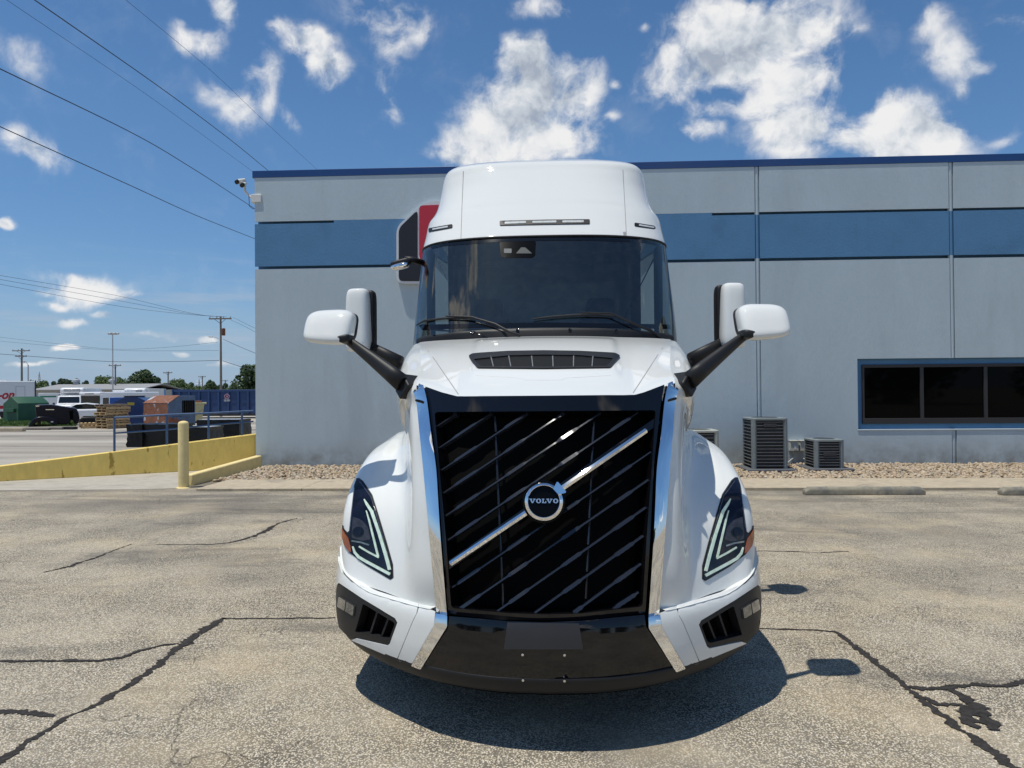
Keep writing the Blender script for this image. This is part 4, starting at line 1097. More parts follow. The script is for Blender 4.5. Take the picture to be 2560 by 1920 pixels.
for (z, dy) in ((.29, .12), (.275, .07), (.277, .045), (.287, .025), (.305, .010), (.33, .002), (.352, -.003), (.364, -.004), (.369, 0), (.37, .03)):
    row = []
    for i, (x, y) in enumerate(PC):
        a = PC[max(i-1, 0)]; b = PC[min(i+1, len(PC)-1)]; t = (b-a)/np.linalg.norm(b-a); n = np.array([-t[1], t[0]])
        px = x+n[0]*dy*(1 if x > .05 else 0); py = y+n[1]*dy; k = min(1, max(0, (y-3.75)/.7))
        row.append((-px*(1-.03*k), py+.03*k, z+(.035*k if z > .35 else .075*k**1.2)))
    LR.append(row)
lm_ = MB(); lm_.grid(np.array(LR)); lr_ = lm_.flipx(); lm_.add(lr_.v, lr_.f)
tb(lm_, 'lower_lip', 'matte_black', bumper, smooth=9)
gl_ = [(1121, 1570), (1124, 1541), (1200, 1547), (1266, 1553), (1363, 1556)]
glb = [(1057, 1669), (1130, 1683), (1240, 1693), (1363, 1696.5)]
gl_poly = gl_+[mirx(p) for p in gl_[:-1]][::-1]+[mirx(p) for p in glb[:-1]]+glb[::-1]
tb(patch(gl_poly, BV_BUMP, .004, .03, 16), 'centre_panel', 'gloss_black', bumper)
tb(patch([(1269, 1557), (1447, 1559.5), (1457, 1622), (1260.5, 1622)], BV_BUMP, .009, .01, 16), 'plate_holder', 'plate', bumper)
for x, y in ((1307, 1635), (1308, 1697), (1410.7, 1636), (1410.7, 1699)):
    tb(patch(cir(x, y, 3.2, n=12), BV_BUMP, .014, .012, 3), 'bolt', 'aluminium', bumper, smooth=.3)
pair(patch([(1127, 1561), (1240, 1569), (1258, 1572), (1236, 1581), (1127, 1571)], BV_BUMP, .010, .006, 12), 'trim_ridge', 'gloss_black', (bumper, bumper))
pair(patch(rounded([(1091, 1534), (1120, 1540), (1120, 1566), (1054, 1672), (1031, 1663), (1088, 1563)], 3), BV_BUMP, .010, .02, 10), 'chrome_corner', 'chrome', (bumper, bumper))
pair(patch([(1050, 1514), (1090, 1529), (1087, 1563), (1030, 1662), (995.8, 1649), (1034.8, 1553), (1044.8, 1534)], BV_BUMP, .007, .02, 12), 'inner_corner', 'paint', (bumper, bumper))
wh = [(836, 1378), (840, 1370), (848, 1402), (856, 1432), (880, 1455), (925, 1474), (985, 1493), (1047.5, 1512), (1043, 1534), (1033, 1553), (994, 1648), (940, 1625), (880, 1599.5), (892, 1595), (971, 1613), (977, 1608), (996, 1556), (990, 1545), (908, 1496), (850, 1457), (845, 1462), (838, 1500), (836, 1500)]
pair(patch(wh, BV_BUMP, .007, .03, 10), 'outer_corner', 'paint', (bumper, bumper))
ins = rounded([(851, 1459), (908, 1498), (990, 1547), (994, 1557), (976, 1606), (970, 1611), (890, 1592), (878, 1597), (860, 1580), (838, 1556), (838, 1500), (845, 1463)], 4)
hole = rounded([(909, 1509), (985, 1555), (988, 1560), (974, 1598), (966, 1600), (889, 1579), (899, 1545)], 4)
il, ir = pair(patch(ins, BV_BUMP, .004, .05, 10, holes=[hole]), 'fog_lamp_bezel', 'matte_black', (bumper, bumper))
for a, c in (((938, 1523), (917, 1589)), ((966, 1540), (945, 1596))):
    pair(patch(stroke([a, c], 4.5), BV_BUMP, -.02, .03, 12), 'vent_slat', 'matte_black', (bumper, bumper))
fl, fr2 = pair(patch(rounded([(849, 1488), (891.5, 1514), (888, 1542), (844, 1517)], 4), BV_BUMP, .008, .006, 8), 'fog_lamp', 'seam_dark', (bumper, bumper))
pair(patch(rounded([(851, 1491), (868, 1501.5), (865, 1527), (847, 1516)], 3), BV_BUMP, .011, .004, 8), 'fog_lens', 'fog_lens', (bumper, bumper))
pair(patch(rounded([(870, 1502.5), (889, 1515), (886, 1539), (867, 1528)], 3), BV_BUMP, .011, .004, 8), 'fog_lens', 'fog_lens', (bumper, bumper))

# ---- cab shell: windshield, pillars, doors, roof
def plan(u, Y0, Xs, dep, n, back):
    """front half plan from the centre line (u=0) round the corner to the back (u=1)"""
    if u < .8:
        t = u/.8*math.pi/2; return Xs*math.sin(t)**(2/n), Y0+dep-dep*math.cos(t)**(2/n)
    return Xs, Y0+dep+(back-Y0-dep)*(u-.8)/.2
CABR = [(2.10, 5.50, 1.15, .80, 2.7), (2.235, 5.575, 1.161, .80, 2.7), (2.5, 5.735, 1.162, .78, 2.7), (2.8, 5.925, 1.158, .76, 2.7), (3.075, 6.10, 1.154, .74, 2.7)]
CDZ = [.05, .05, .035, .02, .002]
UN = [0]+list(np.linspace(.02, .8, 44))+list(np.linspace(.83, 1, 8))
def cab_row(z, Y0, Xs, dep, n, dz=.05):
    return [(-plan(u, Y0, Xs, dep, n, 8.6)[0], plan(u, Y0, Xs, dep, n, 8.6)[1], z-dz*(plan(u, Y0, Xs, dep, n, 8.6)[0]/Xs)**2) for u in UN]
CA = cr(np.array([cab_row(*r, dz=q) for r, q in zip(CABR, CDZ)]), 8)
iu = lambda x: int(np.argmin(np.abs(-CA[-1, :, 0]-x)))
gi_, pi_ = iu(1.075), iu(1.15)
_a, _b, _c = (Vector(CA[20, 5]), Vector(CA[20, 6]), Vector(CA[21, 5]))
GFLIP = (_b-_a).cross(_c-_a).y > 0
gl = MB(); gl.grid(CA[8:, :gi_+1], flip=GFLIP); gr_ = gl.flipx(); gl.add(gr_.v, gr_.f)
windshield = tb(gl, 'windshield', 'windshield', smooth=9)
BV_GL = bvh_of(gl)
nf = [k for k in range(len(UN)) if UN[k] <= .81][-1]
pl = MB(); pl.grid(CA[:, gi_:nf+1])
pair(pl, 'windshield_pillar', 'gloss_black', smooth=9)
sg = MB(); sg.grid(CA[8:, nf:], flip=GFLIP)
pair(sg, 'side_window', 'sideglass', smooth=9)
# black border printed round the glass: top band with the sensor housing
bd = MB(); bd.grid(CA[8:, :gi_+1])
tb(patch([(1061, 622), (1108, 608.5), (1225, 598.5), (1348, 594), (1480, 594.5), (1612, 600), (1668, 614), (1668, 620), (1612, 608), (1480, 602), (1345, 602), (1225, 606.5), (1110, 616), (1064, 628)], BV_GL, .002, .002, 14), 'top_border', 'gloss_black', windshield)
tb(patch(rounded([(1249, 604), (1340, 602), (1338, 640), (1330, 645), (1262, 645), (1252, 640)], 6), BV_GL, .0015, .002, 12), 'sensor_housing', 'badge_black', windshield)
tb(patch([(1303, 619), (1313, 619), (1330, 634), (1290, 634)], BV_GL, .003, .001, 8), 'camera_window', 'lens_grey', windshield)
tb(patch(rounded([(1260, 622), (1279, 622), (1279, 633), (1260, 633)], 2), BV_GL, .003, .001, 8), 'sensor', 'interior_mid', windshield)
tb(patch([(1041, 826), (1046, 812), (1200, 809), (1363, 806), (1530, 809), (1676, 811), (1681, 823), (1520, 819), (1363, 818), (1200, 819)], BV_GL, .002, .002, 14), 'bottom_border', 'gloss_black', windshield)
# cowl under the glass
cw = []
for i in range(41):
    x = -1.06+2.12*i/40; yb, zb = hood_back(x); k = np.argmin(np.abs(-CA[8, :, 0]-abs(x)))
    g = CA[8, k]
    cw.append([(x, yb-.01, zb-.03), (x, yb+.012, zb-.004), (x, yb*.45+g[1]*.55-.02, (zb+g[2])/2+.012), (x, g[1]-.006, g[2]+.006)])
tb((lambda m: m.grid(np.array(cw)) and m)(MB()), 'cowl', 'matte_black', smooth=9)
BV_COWL = bvh_of((lambda m: m.grid(np.array(cw)) and m)(MB()))
for x, y in ((1085, 836), (1181, 830), (1294, 827), (1425, 826), (1541, 828)):
    tb(patch(cir(x, y, 4.2, n=12), BV_COWL, .006, .006, 4), 'cowl_screw', 'gloss_black')
# lower cab: doors and skirts
lo = MB(); lo.grid(np.array([[(x*(1.0 if z > 1.9 else .975), y+ (0.05 if z < 2.0 else 0), zz) for (x, y, zz) in cab_row(z, 5.50, 1.15, .80, 2.7, 0)] for z in (.55, 1.2, 1.6, 2.0, 2.102)]))
pair(lo, 'cab_side', 'paint', smooth=9)
# roof fairing
RR = [(3.075, 6.10, 1.154, .74, 2.7, .002), (3.12, 6.132, 1.152, .74, 2.7, .002), (3.24, 6.222, 1.145, .76, 2.8, .02), (3.36, 6.313, 1.142, .78, 2.9, .035), (3.425, 6.363, 1.133, .78, 2.9, .04), (3.475, 6.40, 1.10, .78, 3.0, .04), (3.56, 6.465, 1.068, .76, 3.0, .04), (3.70, 6.572, 1.048, .72, 3.0, .04), (3.83, 6.67, 1.022, .62, 3.2, .03), (3.925, 6.745, .985, .5, 3.4, .02), (3.985, 6.88, .928, .38, 3.6, .015), (4.012, 6.96, .86, .36, 3.4, .012), (4.032, 7.06, .74, .42, 3.0, .01), (4.044, 7.25, .5, .6, 2.6, .0), (4.048, 7.6, .2, .6, 2.2, .0)]
RA = cr(np.array([cab_row(z, a, b, c, d, e) for z, a, b, c, d, e in RR]), 6)
rf = MB(); rf.grid(RA)
rr = rf.flipx(); rf.add(rr.v, rr.f)
# close the top and back of the sleeper
roof = tb(rf, 'roof_fairing', 'paint', smooth=9)
BV_ROOF = bvh_of(rf)
MBx = MB(); MBx.bb(-.9, .9, 7.3, 8.55, .9, 3.6); tb(MBx, 'sleeper_box', 'paint', smooth=None, bevel=.06)
for pts in ([(1158.5, 428), (1158, 450), (1155, 520), (1152.5, 596)], [mirx((1158.5, 428)), mirx((1158, 450)), mirx((1155, 520)), mirx((1152.5, 596))]):
    tb(patch(stroke(pts, 1.1), BV_ROOF, .004, .006, 12), 'panel_gap', 'seam', roof)
trow = [Vector(p) for p in RA[0]][:nf+1]; tpts = [Vector((-p.x, p.y, p.z)) for p in trow[:0:-1]]+trow
tb(MB().tube([p+Vector((0, -.006, .002)) for p in tpts], .009, 6), 'windshield_trim', 'matte_black', roof, smooth=9)
def marker(poly, lens):
    o = tb(patch(rounded(poly, 2.5), BV_ROOF, .008, .012, 8), 'marker_light', 'matte_black')
    for l in lens: tb(patch(rounded(l, 1.5), BV_ROOF, .012, .006, 8), 'lens', 'clear_lens', o)
marker([(1249.5, 553.5), (1363, 550.5), (1474, 549.5), (1474, 560.5), (1363, 562), (1249.5, 564.5)], [[(1262, 557), (1315, 555), (1315, 560), (1262, 562)], [(1331, 555), (1391, 553.5), (1391, 558.5), (1331, 559.5)], [(1406, 553.5), (1459, 553), (1459, 558), (1406, 558.5)]])
ml = [(1073, 571.5), (1131.5, 561.5), (1131.5, 570), (1073, 580.5)]; ll = [(1083, 573), (1121, 566.5), (1121, 570), (1083, 576.5)]
marker(ml, [ll]); marker([mirx(p) for p in ml], [[mirx(p) for p in ll]])

# ---- cab interior
inn = MB(); inn.bb(-1.0, 1.0, 7.35, 7.4, 1.2, 3.3); tb(inn, 'sleeper_curtain', 'curtain', smooth=None)
MBf = MB().bb(-1.0, 1.0, 6.0, 7.4, 1.2, 1.25); tb(MBf, 'cab_floor', 'interior', smooth=None)
MBc = MB().bb(-.9, .9, 6.62, 7.4, 3.2, 3.25); tb(MBc, 'headliner', 'interior_mid', smooth=None)
con = MB().bb(-.9, .9, 6.58, 6.9, 2.96, 3.18); tb(con, 'overhead_console', 'interior_mid', smooth=None, bevel=.04)
for x0, x1, z0, z1 in ((.42, .72, 3.02, 3.09), (.75, .9, 3.03, 3.07), (.1, .24, 3.01, 3.05)):
    tb(MB().bb(x0, x1, 6.56, 6.579, z0, z1), 'storage_pocket', 'interior_light', smooth=None)
dash = []
for i in range(31):
    x = -1.0+2.0*i/30; k = np.argmin(np.abs(-CA[8, :, 0]-abs(x))); g = CA[8, k]
    dash.append([(x, g[1]+.02, g[2]-.04), (x, g[1]+.2, g[2]-.02), (x, g[1]+.42, g[2]-.03), (x, g[1]+.55, g[2]-.12), (x, g[1]+.6, g[2]-.5)])
tb((lambda m: m.grid(np.array(dash)) and m)(MB()), 'dashboard', 'interior', smooth=9)
sw = MB(); ctr = Vector((.55, 6.35, 2.22)); tilt = Matrix.Rotation(math.radians(-52), 3, 'X')
sw.tube([ctr+tilt @ Vector((.22*math.cos(a), 0, .22*math.sin(a))) for a in np.linspace(0, 2*math.pi, 33)], .016, 8, cap=False)
swo = tb(sw, 'steering_wheel', 'interior', smooth=9)
tb(MB().tube([ctr, ctr+tilt @ Vector((0, .25, 0))], .05, 10), 'steering_column', 'interior', swo)
for x in (-.55, .55):
    s = MB(); s.sq((x, 6.95, 2.05), (.5, .2, .85), .35, .35); s.sq((x, 6.75, 1.62), (.52, .5, .18), .35, .35); s.sq((x, 6.98, 2.55), (.28, .14, .2), .4, .4)
    tb(s, 'seat', 'interior', smooth=9)
for sx in (-1, 1):
    tb(MB().bb(sx*1.03-.02, sx*1.03+.02, 6.42, 7.3, 1.3, 2.22), 'door_trim', 'interior_mid', smooth=None, bevel=.015)
    tb(MB().bb(sx*1.05-.03, sx*1.05+.03, 6.45, 6.62, 2.2, 3.05), 'door_pillar', 'interior_mid', smooth=None, bevel=.02)

# ---- wipers
def wpt(px, py, off):
    O = Vector((0, 0, CAMZ)); d = ray(px, py); best = None
    for b in (BV_GL, BV_COWL, BV_HOOD):
        loc, nor, i, dist = b.ray_cast(O, d)
        if loc is not None and (best is None or dist < best[2]): best = (loc, nor if nor.dot(d) < 0 else -nor, dist)
    if best is None:
        loc, nor, i, dist = BV_GL.find_nearest(at(px, py, 6.0)); best = (loc, nor if nor.y < 0 else -nor, 0)
    return best[0]+best[1]*off
for blade, arm in (([(1042, 813), (1065, 804), (1110, 799), (1150, 798), (1188, 800)], [(1120, 796), (1182, 799), (1240, 817), (1275, 829), (1302, 838)]),
                   ([(1333, 801), (1380, 795.5), (1440, 791), (1490, 791), (1533, 793)], [(1450, 788), (1525, 790), (1580, 815), (1624, 834), (1650, 846)])):
    w = tb(MB().tube([wpt(x, y, .035) for x, y in arm], [.006, .008, .010, .012, .014], 8, flat=.6), 'wiper', 'matte_black', smooth=.8)
    tb(MB().tube([wpt(x, y, .018) for x, y in blade], [.006, .009, .010, .009, .007], 6, flat=.7), 'blade', 'rubber', w, smooth=.8)

# ---- mirrors
def mirror_set():
    sY = 4.27
    c = at(824, 817, sY)
    hw = 62*sY/FPX; hh = 45*sY/FPX
    def shp(p):
        # taller at the inner end, rounded outer end, wedge towards the front
        k = (p.x/hw+1)/2
        return Vector((p.x, p.y+.03*(1-k)+.55*p.z, p.z*(.90+.14*k)+(-.006 if p.z < 0 else .004)))
    sh = MB(); sh.sq(c, (2*hw, .19, 2*hh*1.0), .55, .5, 40, 28, R=Matrix.Rotation(math.radians(2), 3, 'Y'), shape=shp)
    a, b = pair(sh, 'hood_mirror', 'paint', smooth=9)
    back = MB(); back.sq(c+Vector((.006, .075, 0)), (2*hw*.98, .05, 2*hh*.94), .45, .4, 32, 18, shape=lambda p: Vector((p.x, p.y+.5*p.z, p.z*(.92+.1*(p.x/hw+1)/2))))
    pair(back, 'mirror_frame', 'matte_black', (a, b), smooth=9)
    ft = MB(); ft.sq(at(861, 849, sY-.035), (.105, .165, .055), .5, .5, R=Matrix.Rotation(math.radians(-6), 3, 'Y'))
    pair(ft, 'mirror_foot', 'matte_black', (a, b), smooth=9)
    hb0 = BV_SIDE.ray_cast(Vector((0, 0, CAMZ)), ray(1014, 962))[0]; hy = (hb0.y if hb0 is not None else 4.3)-.035
    armp = [(858, 843), (885, 862), (930, 897), (975, 933), (1002, 955)]
    am = MB(); am.tube([at(x, y, sY+.01+(hy-sY-.04)*k/4) for k, (x, y) in enumerate(armp)], [.024, .03, .040, .050, .055], 14, flat=.75)
    pair(am, 'mirror_arm', 'matte_black', (a, b), smooth=9)
    sl = MB(); sl.tube([at(x, y, sY-.028+.008*k) for k, (x, y) in enumerate([(905, 877), (935, 900), (965, 921)])], [.012, .026, .008], 8, flat=.5)
    hb0 = BV_SIDE.ray_cast(Vector((0, 0, CAMZ)), ray(1014, 962))[0]; hy = (hb0.y if hb0 is not None else 4.3)-.035
    pp_ = [at(1006, 932, hy+.02), at(1025, 963, hy-.06), at(1000, 999, hy-.03), at(988, 977, hy+.05)]
    bs = MB(); n0 = Vector((.12, -.10, .0)); q = [p for p in pp_]
    bs.add([tuple(p+Vector((.0, -.02, 0))) for p in q]+[tuple(p+Vector((.07, .13, -.01))) for p in q], [(0, 1, 2, 3), (7, 6, 5, 4), (0, 4, 5, 1), (1, 5, 6, 2), (2, 6, 7, 3), (3, 7, 4, 0)])
    pair(bs, 'mirror_base', 'matte_black', (a, b), smooth=None, recalc=True, bevel=.012)
    dY = 6.0
    c = at(897, 801, dY); hw = 30*dY/FPX; hh = 80*dY/FPX
    ds = MB(); ds.sq(c, (2*hw, .22, 2*hh), .30, .62, 40, 30, shape=lambda p: Vector((p.x*(1.0-.04*(p.z/hh)), p.y+.10*p.z, p.z+.0)), R=Matrix.Rotation(math.radians(-1.5), 3, 'Y'))
    a, b = pair(ds, 'door_mirror', 'paint', smooth=9)
    db = MB(); db.sq(c+Vector((hw*.62, .09, 0)), (hw*1.2, .14, 2*hh*.985), .28, .28, 28, 24)
    pair(db, 'mirror_housing', 'matte_black', (a, b), smooth=9)
    da = MB(); da.tube([at(921, 866, dY+.02), at(960, 885, dY), at(1000, 907, 5.95)], [.045, .05, .06], 12, flat=.8)
    pair(da, 'mirror_arm', 'matte_black', (a, b), smooth=9)
    d2 = MB(); d2.tube([at(955, 890, dY), at(1000, 920, 5.95)], [.03, .045], 10, flat=.8)
    pair(d2, 'mirror_arm', 'matte_black', (a, b), smooth=9)
    lk = MB(); lk.tube([at(1053, 656, 6.55), at(1035, 650, 6.45), at(1012, 648, 6.42)], [.03, .028, .03], 10)
    lo_ = tb(lk, 'lookdown_mirror', 'matte_black', smooth=9)
    hd = MB(); hd.sq(at(1002, 659, 6.4), (.19, .12, .07), .6, .5, R=Matrix.Rotation(math.radians(-14), 3, 'Y'))
    tb(hd, 'mirror_shell', 'matte_black', lo_, smooth=9)
    g = MB(); g.sq(at(1000, 666, 6.375), (.165, .10, .055), .7, .5, R=Matrix.Rotation(math.radians(-12), 3, 'Y'))
    tb(g, 'mirror_glass', 'chrome', lo_, smooth=9)
mirror_set()

# ---- chassis, wheels, tanks
tb(MB().bb(-.42, -.32, 3.9, 11.4, .72, .98).bb(.32, .42, 3.9, 11.4, .72, .98), 'frame_rail', 'frame_steel', smooth=None)
def wheel(x, y, w=.30, r=.51):
    s = 1 if x > 0 else -1
    t = MB(); t.lathe([(r*.56, -w/2), (r*.93, -w/2), (r*.985, -w*.38), (r, -w*.2), (r, w*.2), (r*.985, w*.38), (r*.93, w/2), (r*.56, w/2), (r*.56, -w/2)], (x, y, r), 'x', 36, cap=False)
    o = tb(t, 'tyre', 'rubber', smooth=.6)
    rm = MB(); rm.lathe([(r*.56, -w*.4), (r*.55, s*w*.42), (r*.45, s*w*.38), (r*.3, s*w*.25), (r*.2, s*w*.42), (.001, s*w*.44)], (x, y, r), 'x', 30, cap=False)
    tb(rm, 'rim', 'aluminium', o, smooth=.5)
for x in (-1.03, 1.03): wheel(x, 4.95)
for y in (9.4, 10.75):
    for x in (-1.05, 1.05): wheel(x, y, .6)
tb(MB().cyl((-1.0, 4.95, .5), (1.0, 4.95, .5), .07), 'front_axle', 'frame_steel')
for sx in (-1, 1):
    tb(MB().cyl((sx*.85, 6.6, .62), (sx*.85, 8.3, .62), .32, 24), 'fuel_tank', 'aluminium', smooth=.6)
    lin = MB(); n = 14
    pr = [(4.95+.62*math.cos(a), .5+.68*math.sin(a)) for a in np.linspace(0, math.pi, n)]
    lin.add([(sx*.62, y, z) for y, z in pr]+[(sx*1.2, y, z) for y, z in pr], [(k, k+1, n+k+1, n+k) for k in range(n-1)])
    tb(lin, 'wheel_liner', 'matte_black', smooth=.6)
tb(MB().bb(-.5, .5, 4.1, 5.3, .45, 1.6), 'engine_block', 'deep_black', smooth=None)
# ================================================================== THE YARD BEHIND
phi = lambda px: math.atan2(1363-px, FPX)            # yaw that turns a thing square to the line of sight
def X_(px, Y): return at(px, 980, Y).x
def Z_(px, py, Y): return at(px, py, Y).z
def text_obj(s, size, name, m, parent, M4, shear=0.0, extrude=.004, bold=0.0, align='LEFT'):
    cu = bpy.data.curves.new(name, 'FONT'); cu.body = s; cu.size = size; cu.shear = shear; cu.extrude = extrude; cu.offset = bold; cu.align_x = align
    t = bpy.data.objects.new(name, cu); COL.objects.link(t)
    bpy.context.view_layer.update()
    me = bpy.data.meshes.new_from_object(t.evaluated_get(bpy.context.evaluated_depsgraph_get()))
    bpy.data.objects.remove(t)
    me.materials.clear(); me.materials.append(m); me.name = name
    o = bpy.data.objects.new(name, me); COL.objects.link(o); o.parent = parent; o.matrix_local = M4
    return o
def facing(x, y, z, rz=0.0):           # text plane upright, read from -Y, then turned by rz
    return Matrix.Translation((x, y, z)) @ Matrix.Rotation(rz, 4, 'Z') @ Matrix.Rotation(math.pi/2, 4, 'X')

M['wrap'] = mat('black_stretch_film', (.006, .006, .007), .4, bump=.9, bscale=7, stretch=(1, 1, .5), spec=.3)
M['film_edge'] = mat('pale_film', (.35, .36, .38), .35)
M['rust'] = mat('rusty_blue_steel', (.10, .15, .24), .75, var=.2, vscale=5, col2=(.26, .085, .04), c2lo=.56, c2hi=.62, c2scale=1.4)
M['rust2'] = mat('rusted_steel', (.23, .095, .055), .85, var=.25, vscale=4, col2=(.42, .47, .52), c2lo=.60, c2hi=.64, c2scale=1.7)
M['dump_blue'] = mat('dumpster_blue', (.012, .04, .14), .45, var=.15, vscale=2, coat=.2)
M['dump_blue2'] = mat('dumpster_bright_blue', (.03, .12, .42), .45)
M['roll_blue'] = mat('container_blue', (.022, .055, .155), .45, var=.12, vscale=1.5, col2=(.03, .045, .10), c2lo=.6, c2hi=.75, c2scale=1.6)
M['green'] = mat('dumpster_green', (.03, .10, .052), .5, var=.15, vscale=2)
M['cream'] = mat('bin_cream', (.56, .50, .27), .6, var=.08)
M['wood'] = mat('pallet_wood', (.42, .29, .16), .85, var=.3, vscale=3, col2=(.24, .18, .12), c2lo=.5, c2hi=.65, c2scale=2.5)
M['wood_new'] = mat('fresh_wood', (.56, .40, .21), .85, var=.15, vscale=3)
M['wood_old'] = mat('grey_wood', (.27, .21, .15), .9, var=.35, vscale=3)
M['navy_gloss'] = mat('dark_plum_paint', (.008, .006, .014), .25, spec=.3)
M['white_body'] = mat('vehicle_white', (.74, .75, .76), .35, coat=.5)
M['grey_body'] = mat('vehicle_grey', (.45, .46, .48), .4)
M['veh_glass'] = mat('vehicle_glass', (.01, .014, .016), .06, coat=.3)
M['red'] = mat('red_print', (.50, .02, .03), .5)
M['green_print'] = mat('green_print', (.02, .18, .09), .5)
M['lt_blue'] = mat('trailer_light_blue', (.12, .30, .52), .5, var=.12, vscale=.8)
M['yellow_print'] = mat('yellow_print', (.55, .42, .05), .5)
M['white_print'] = mat('white_print', (.75, .75, .75), .5)
M['pole_wood'] = mat('weathered_pole', (.19, .165, .14), .9, var=.2, vscale=4, stretch=(4, 4, .3))
M['galv'] = mat('galvanised', (.45, .46, .47), .45, metal=.3)
M['wire'] = mat('wire_black', (.02, .022, .026), .6)
M['transformer'] = mat('rusty_transformer', (.16, .06, .03), .8, var=.3)
M['bldg'] = mat('far_building', (.42, .40, .36), .8)
M['bldg_roof'] = mat('far_roof', (.30, .30, .295), .7)

# shrink wrapped stacks behind the railing
def wrapped(px0, px1, Y, dep, ytop, label, film=False):
    x0, x1 = X_(px0, Y), X_(px1, Y); h = Z_((px0+px1)/2, ytop, Y)
    bm = bmesh.new(); bmesh.ops.create_cube(bm, size=1)
    bmesh.ops.subdivide_edges(bm, edges=bm.edges, cuts=7, use_grid_fill=True)
    for v in bm.verts:
        n = Vector(v.co).normalized(); p = v.co
        k = math.sin(p.z*23+p.x*5)*.012+math.sin(p.x*17+p.z*7)*.012+random.gauss(0, .007)
        v.co = Vector((p.x*(x1-x0)+n.x*k, p.y*dep+n.y*k*1.5, (p.z+.5)*h+(n.z*k if p.z > 0 else 0)))
    me = bpy.data.meshes.new('wrapped_load'); bm.to_mesh(me); bm.free(); me.materials.append(M['wrap']); me.shade_smooth(); me.set_sharp_from_angle(angle=1.0)
    t = thing('wrapped_load', label, 'wrapped load', ((x0+x1)/2, Y+dep/2, 0), group='black wrapped loads behind the railing')
    o = bpy.data.objects.new('load', me); COL.objects.link(o); o.parent = t
    w = (x1-x0)
    MB().bb(-w/2+.1, w/2-.1, -dep/2+.05, dep/2-.05, -.0, .06).build('pallet_base', M['wood'], t)
    if film: MB().bb(-w/2+.02, w/2-.02, -dep/2+.0, dep/2-.1, h+.005, h+.018).build('top_sheet', M['film_edge'], t)
wrapped(316, 355, 22.6, 1.0, 1061.5, 'short black film wrapped load at the left end, nearest the first railing post')
wrapped(356, 446, 22.7, 1.0, 1060.5, 'long black film wrapped load directly in front of the rusty dumpster')
wrapped(447, 524, 22.9, 1.0, 1069, 'low black film wrapped load with a pale sheet on top, right of the bollard', True)
wrapped(492, 598, 26.5, 1.1, 1050, 'black film wrapped load further back near the building corner', True)

# dumpsters: a profile swept sideways
def dumpster(name, label, px, Y, rel, Lx, D, H, prof, m_front, m_body, group='dumpsters in the yard'):
    t = thing(name, label, 'dumpster', (X_(px, Y), Y, gz(Y)), phi(px)+math.radians(rel), group)
    MB().prism(prof, -Lx/2, Lx/2, 'x').build('body', m_body, t, recalc=True, bevel=.012)
    return t
D, H, Lx = 1.6, 1.62, 1.9
pf = [(-D/2, .08), (D/2, .08), (D/2, H), (-D/2+.62, H), (-D/2, H-.38)]
t = dumpster('dumpster', 'rust covered blue grey dumpster with a sloping lid and a barred opening', 424, 36, -52, Lx, D, H, pf, None, M['rust'])
MB().bb(-Lx/2+.03, Lx/2-.03, -D/2-.012, -D/2-.001, .14, H-.4).build('front_plate', M['rust2'], t)
MB().bb(-Lx/2+.0, Lx/2, -D/2-.03, -D/2-.001, .66, .74).build('front_rib', M['rust2'], t)
lid = MB(); a = Vector((-D/2-.02, H-.375)); c = Vector((-D/2+.62, H+.012)); 
lid.add([(-Lx/2-.02, a.x, a.y), (Lx/2+.02, a.x, a.y), (Lx/2+.02, c.x, c.y), (-Lx/2-.02, c.x, c.y), (-Lx/2-.02, a.x, a.y+.025), (Lx/2+.02, a.x, a.y+.025), (Lx/2+.02, c.x, c.y+.02), (-Lx/2-.02, c.x, c.y+.02)], [(0, 3, 2, 1), (4, 5, 6, 7), (0, 1, 5, 4), (1, 2, 6, 5), (2, 3, 7, 6), (3, 0, 4, 7)])
lid.build('lid', M['rust2'], t)
hb_ = MB().bb(Lx/2+.001, Lx/2+.012, .0, .74, .75, 1.38).build('opening', M['deep_black'], t)
for k in range(6): MB().bb(Lx/2+.012, Lx/2+.03, .05+k*.13, .07+k*.13, .75, 1.38).build('bar', M['frame_steel'], hb_)
MB().bb(Lx/2+.001, Lx/2+.06, -.55, .1, .42, .56).build('fork_pocket', M['rust'], t)
pf2 = [(-.8, .06), (.8, .06), (.8, 1.28), (.22, 1.60), (-.35, 1.60), (-.8, 1.36)]
t = dumpster('dumpster', 'dark blue dumpster with a peaked top between the pallets and the rusty dumpster', 334, 38.5, 78, 1.9, 1.6, 1.6, pf2, None, M['dump_blue'])
MB().bb(-.96, -.952, -.25, .1, 1.12, 1.28).build('notice', M['yellow_print'], t)
MB().bb(-1.0, .98, -.40, .26, 1.60, 1.64).build('lid', M['frame_steel'], t)
t = thing('dumpster', 'bright blue ribbed bin mostly hidden behind the dark blue dumpster', 'dumpster', (X_(290, 45), 45, 0), phi(290), 'dumpsters in the yard')
MB().bb(-.35, .75, -.5, .5, .05, 1.52).build('body', M['dump_blue2'], t, bevel=.02)
for k in range(5): MB().bb(-.3+k*.2, -.27+k*.2, -.53, -.5, .1, 1.5).build('rib', M['dump_blue2'], t)
pf3 = [(-.8, .1), (.8, .1), (.8, 1.2), (.35, 1.66), (-.8, 1.22)]
t = dumpster('dumpster', 'green steel dumpster with a peaked lid behind the dark truck hood', 66, 46, 32, 2.0, 1.6, 1.6, [(-.8, .0), (.8, .0), (.8, 1.15), (-.05, 1.62), (-.8, 1.18)], None, M['green'])
MB().bb(-1.16, -1.0, -.55, .45, .62, .84).build('fork_pocket', M['green'], t, bevel=.01)
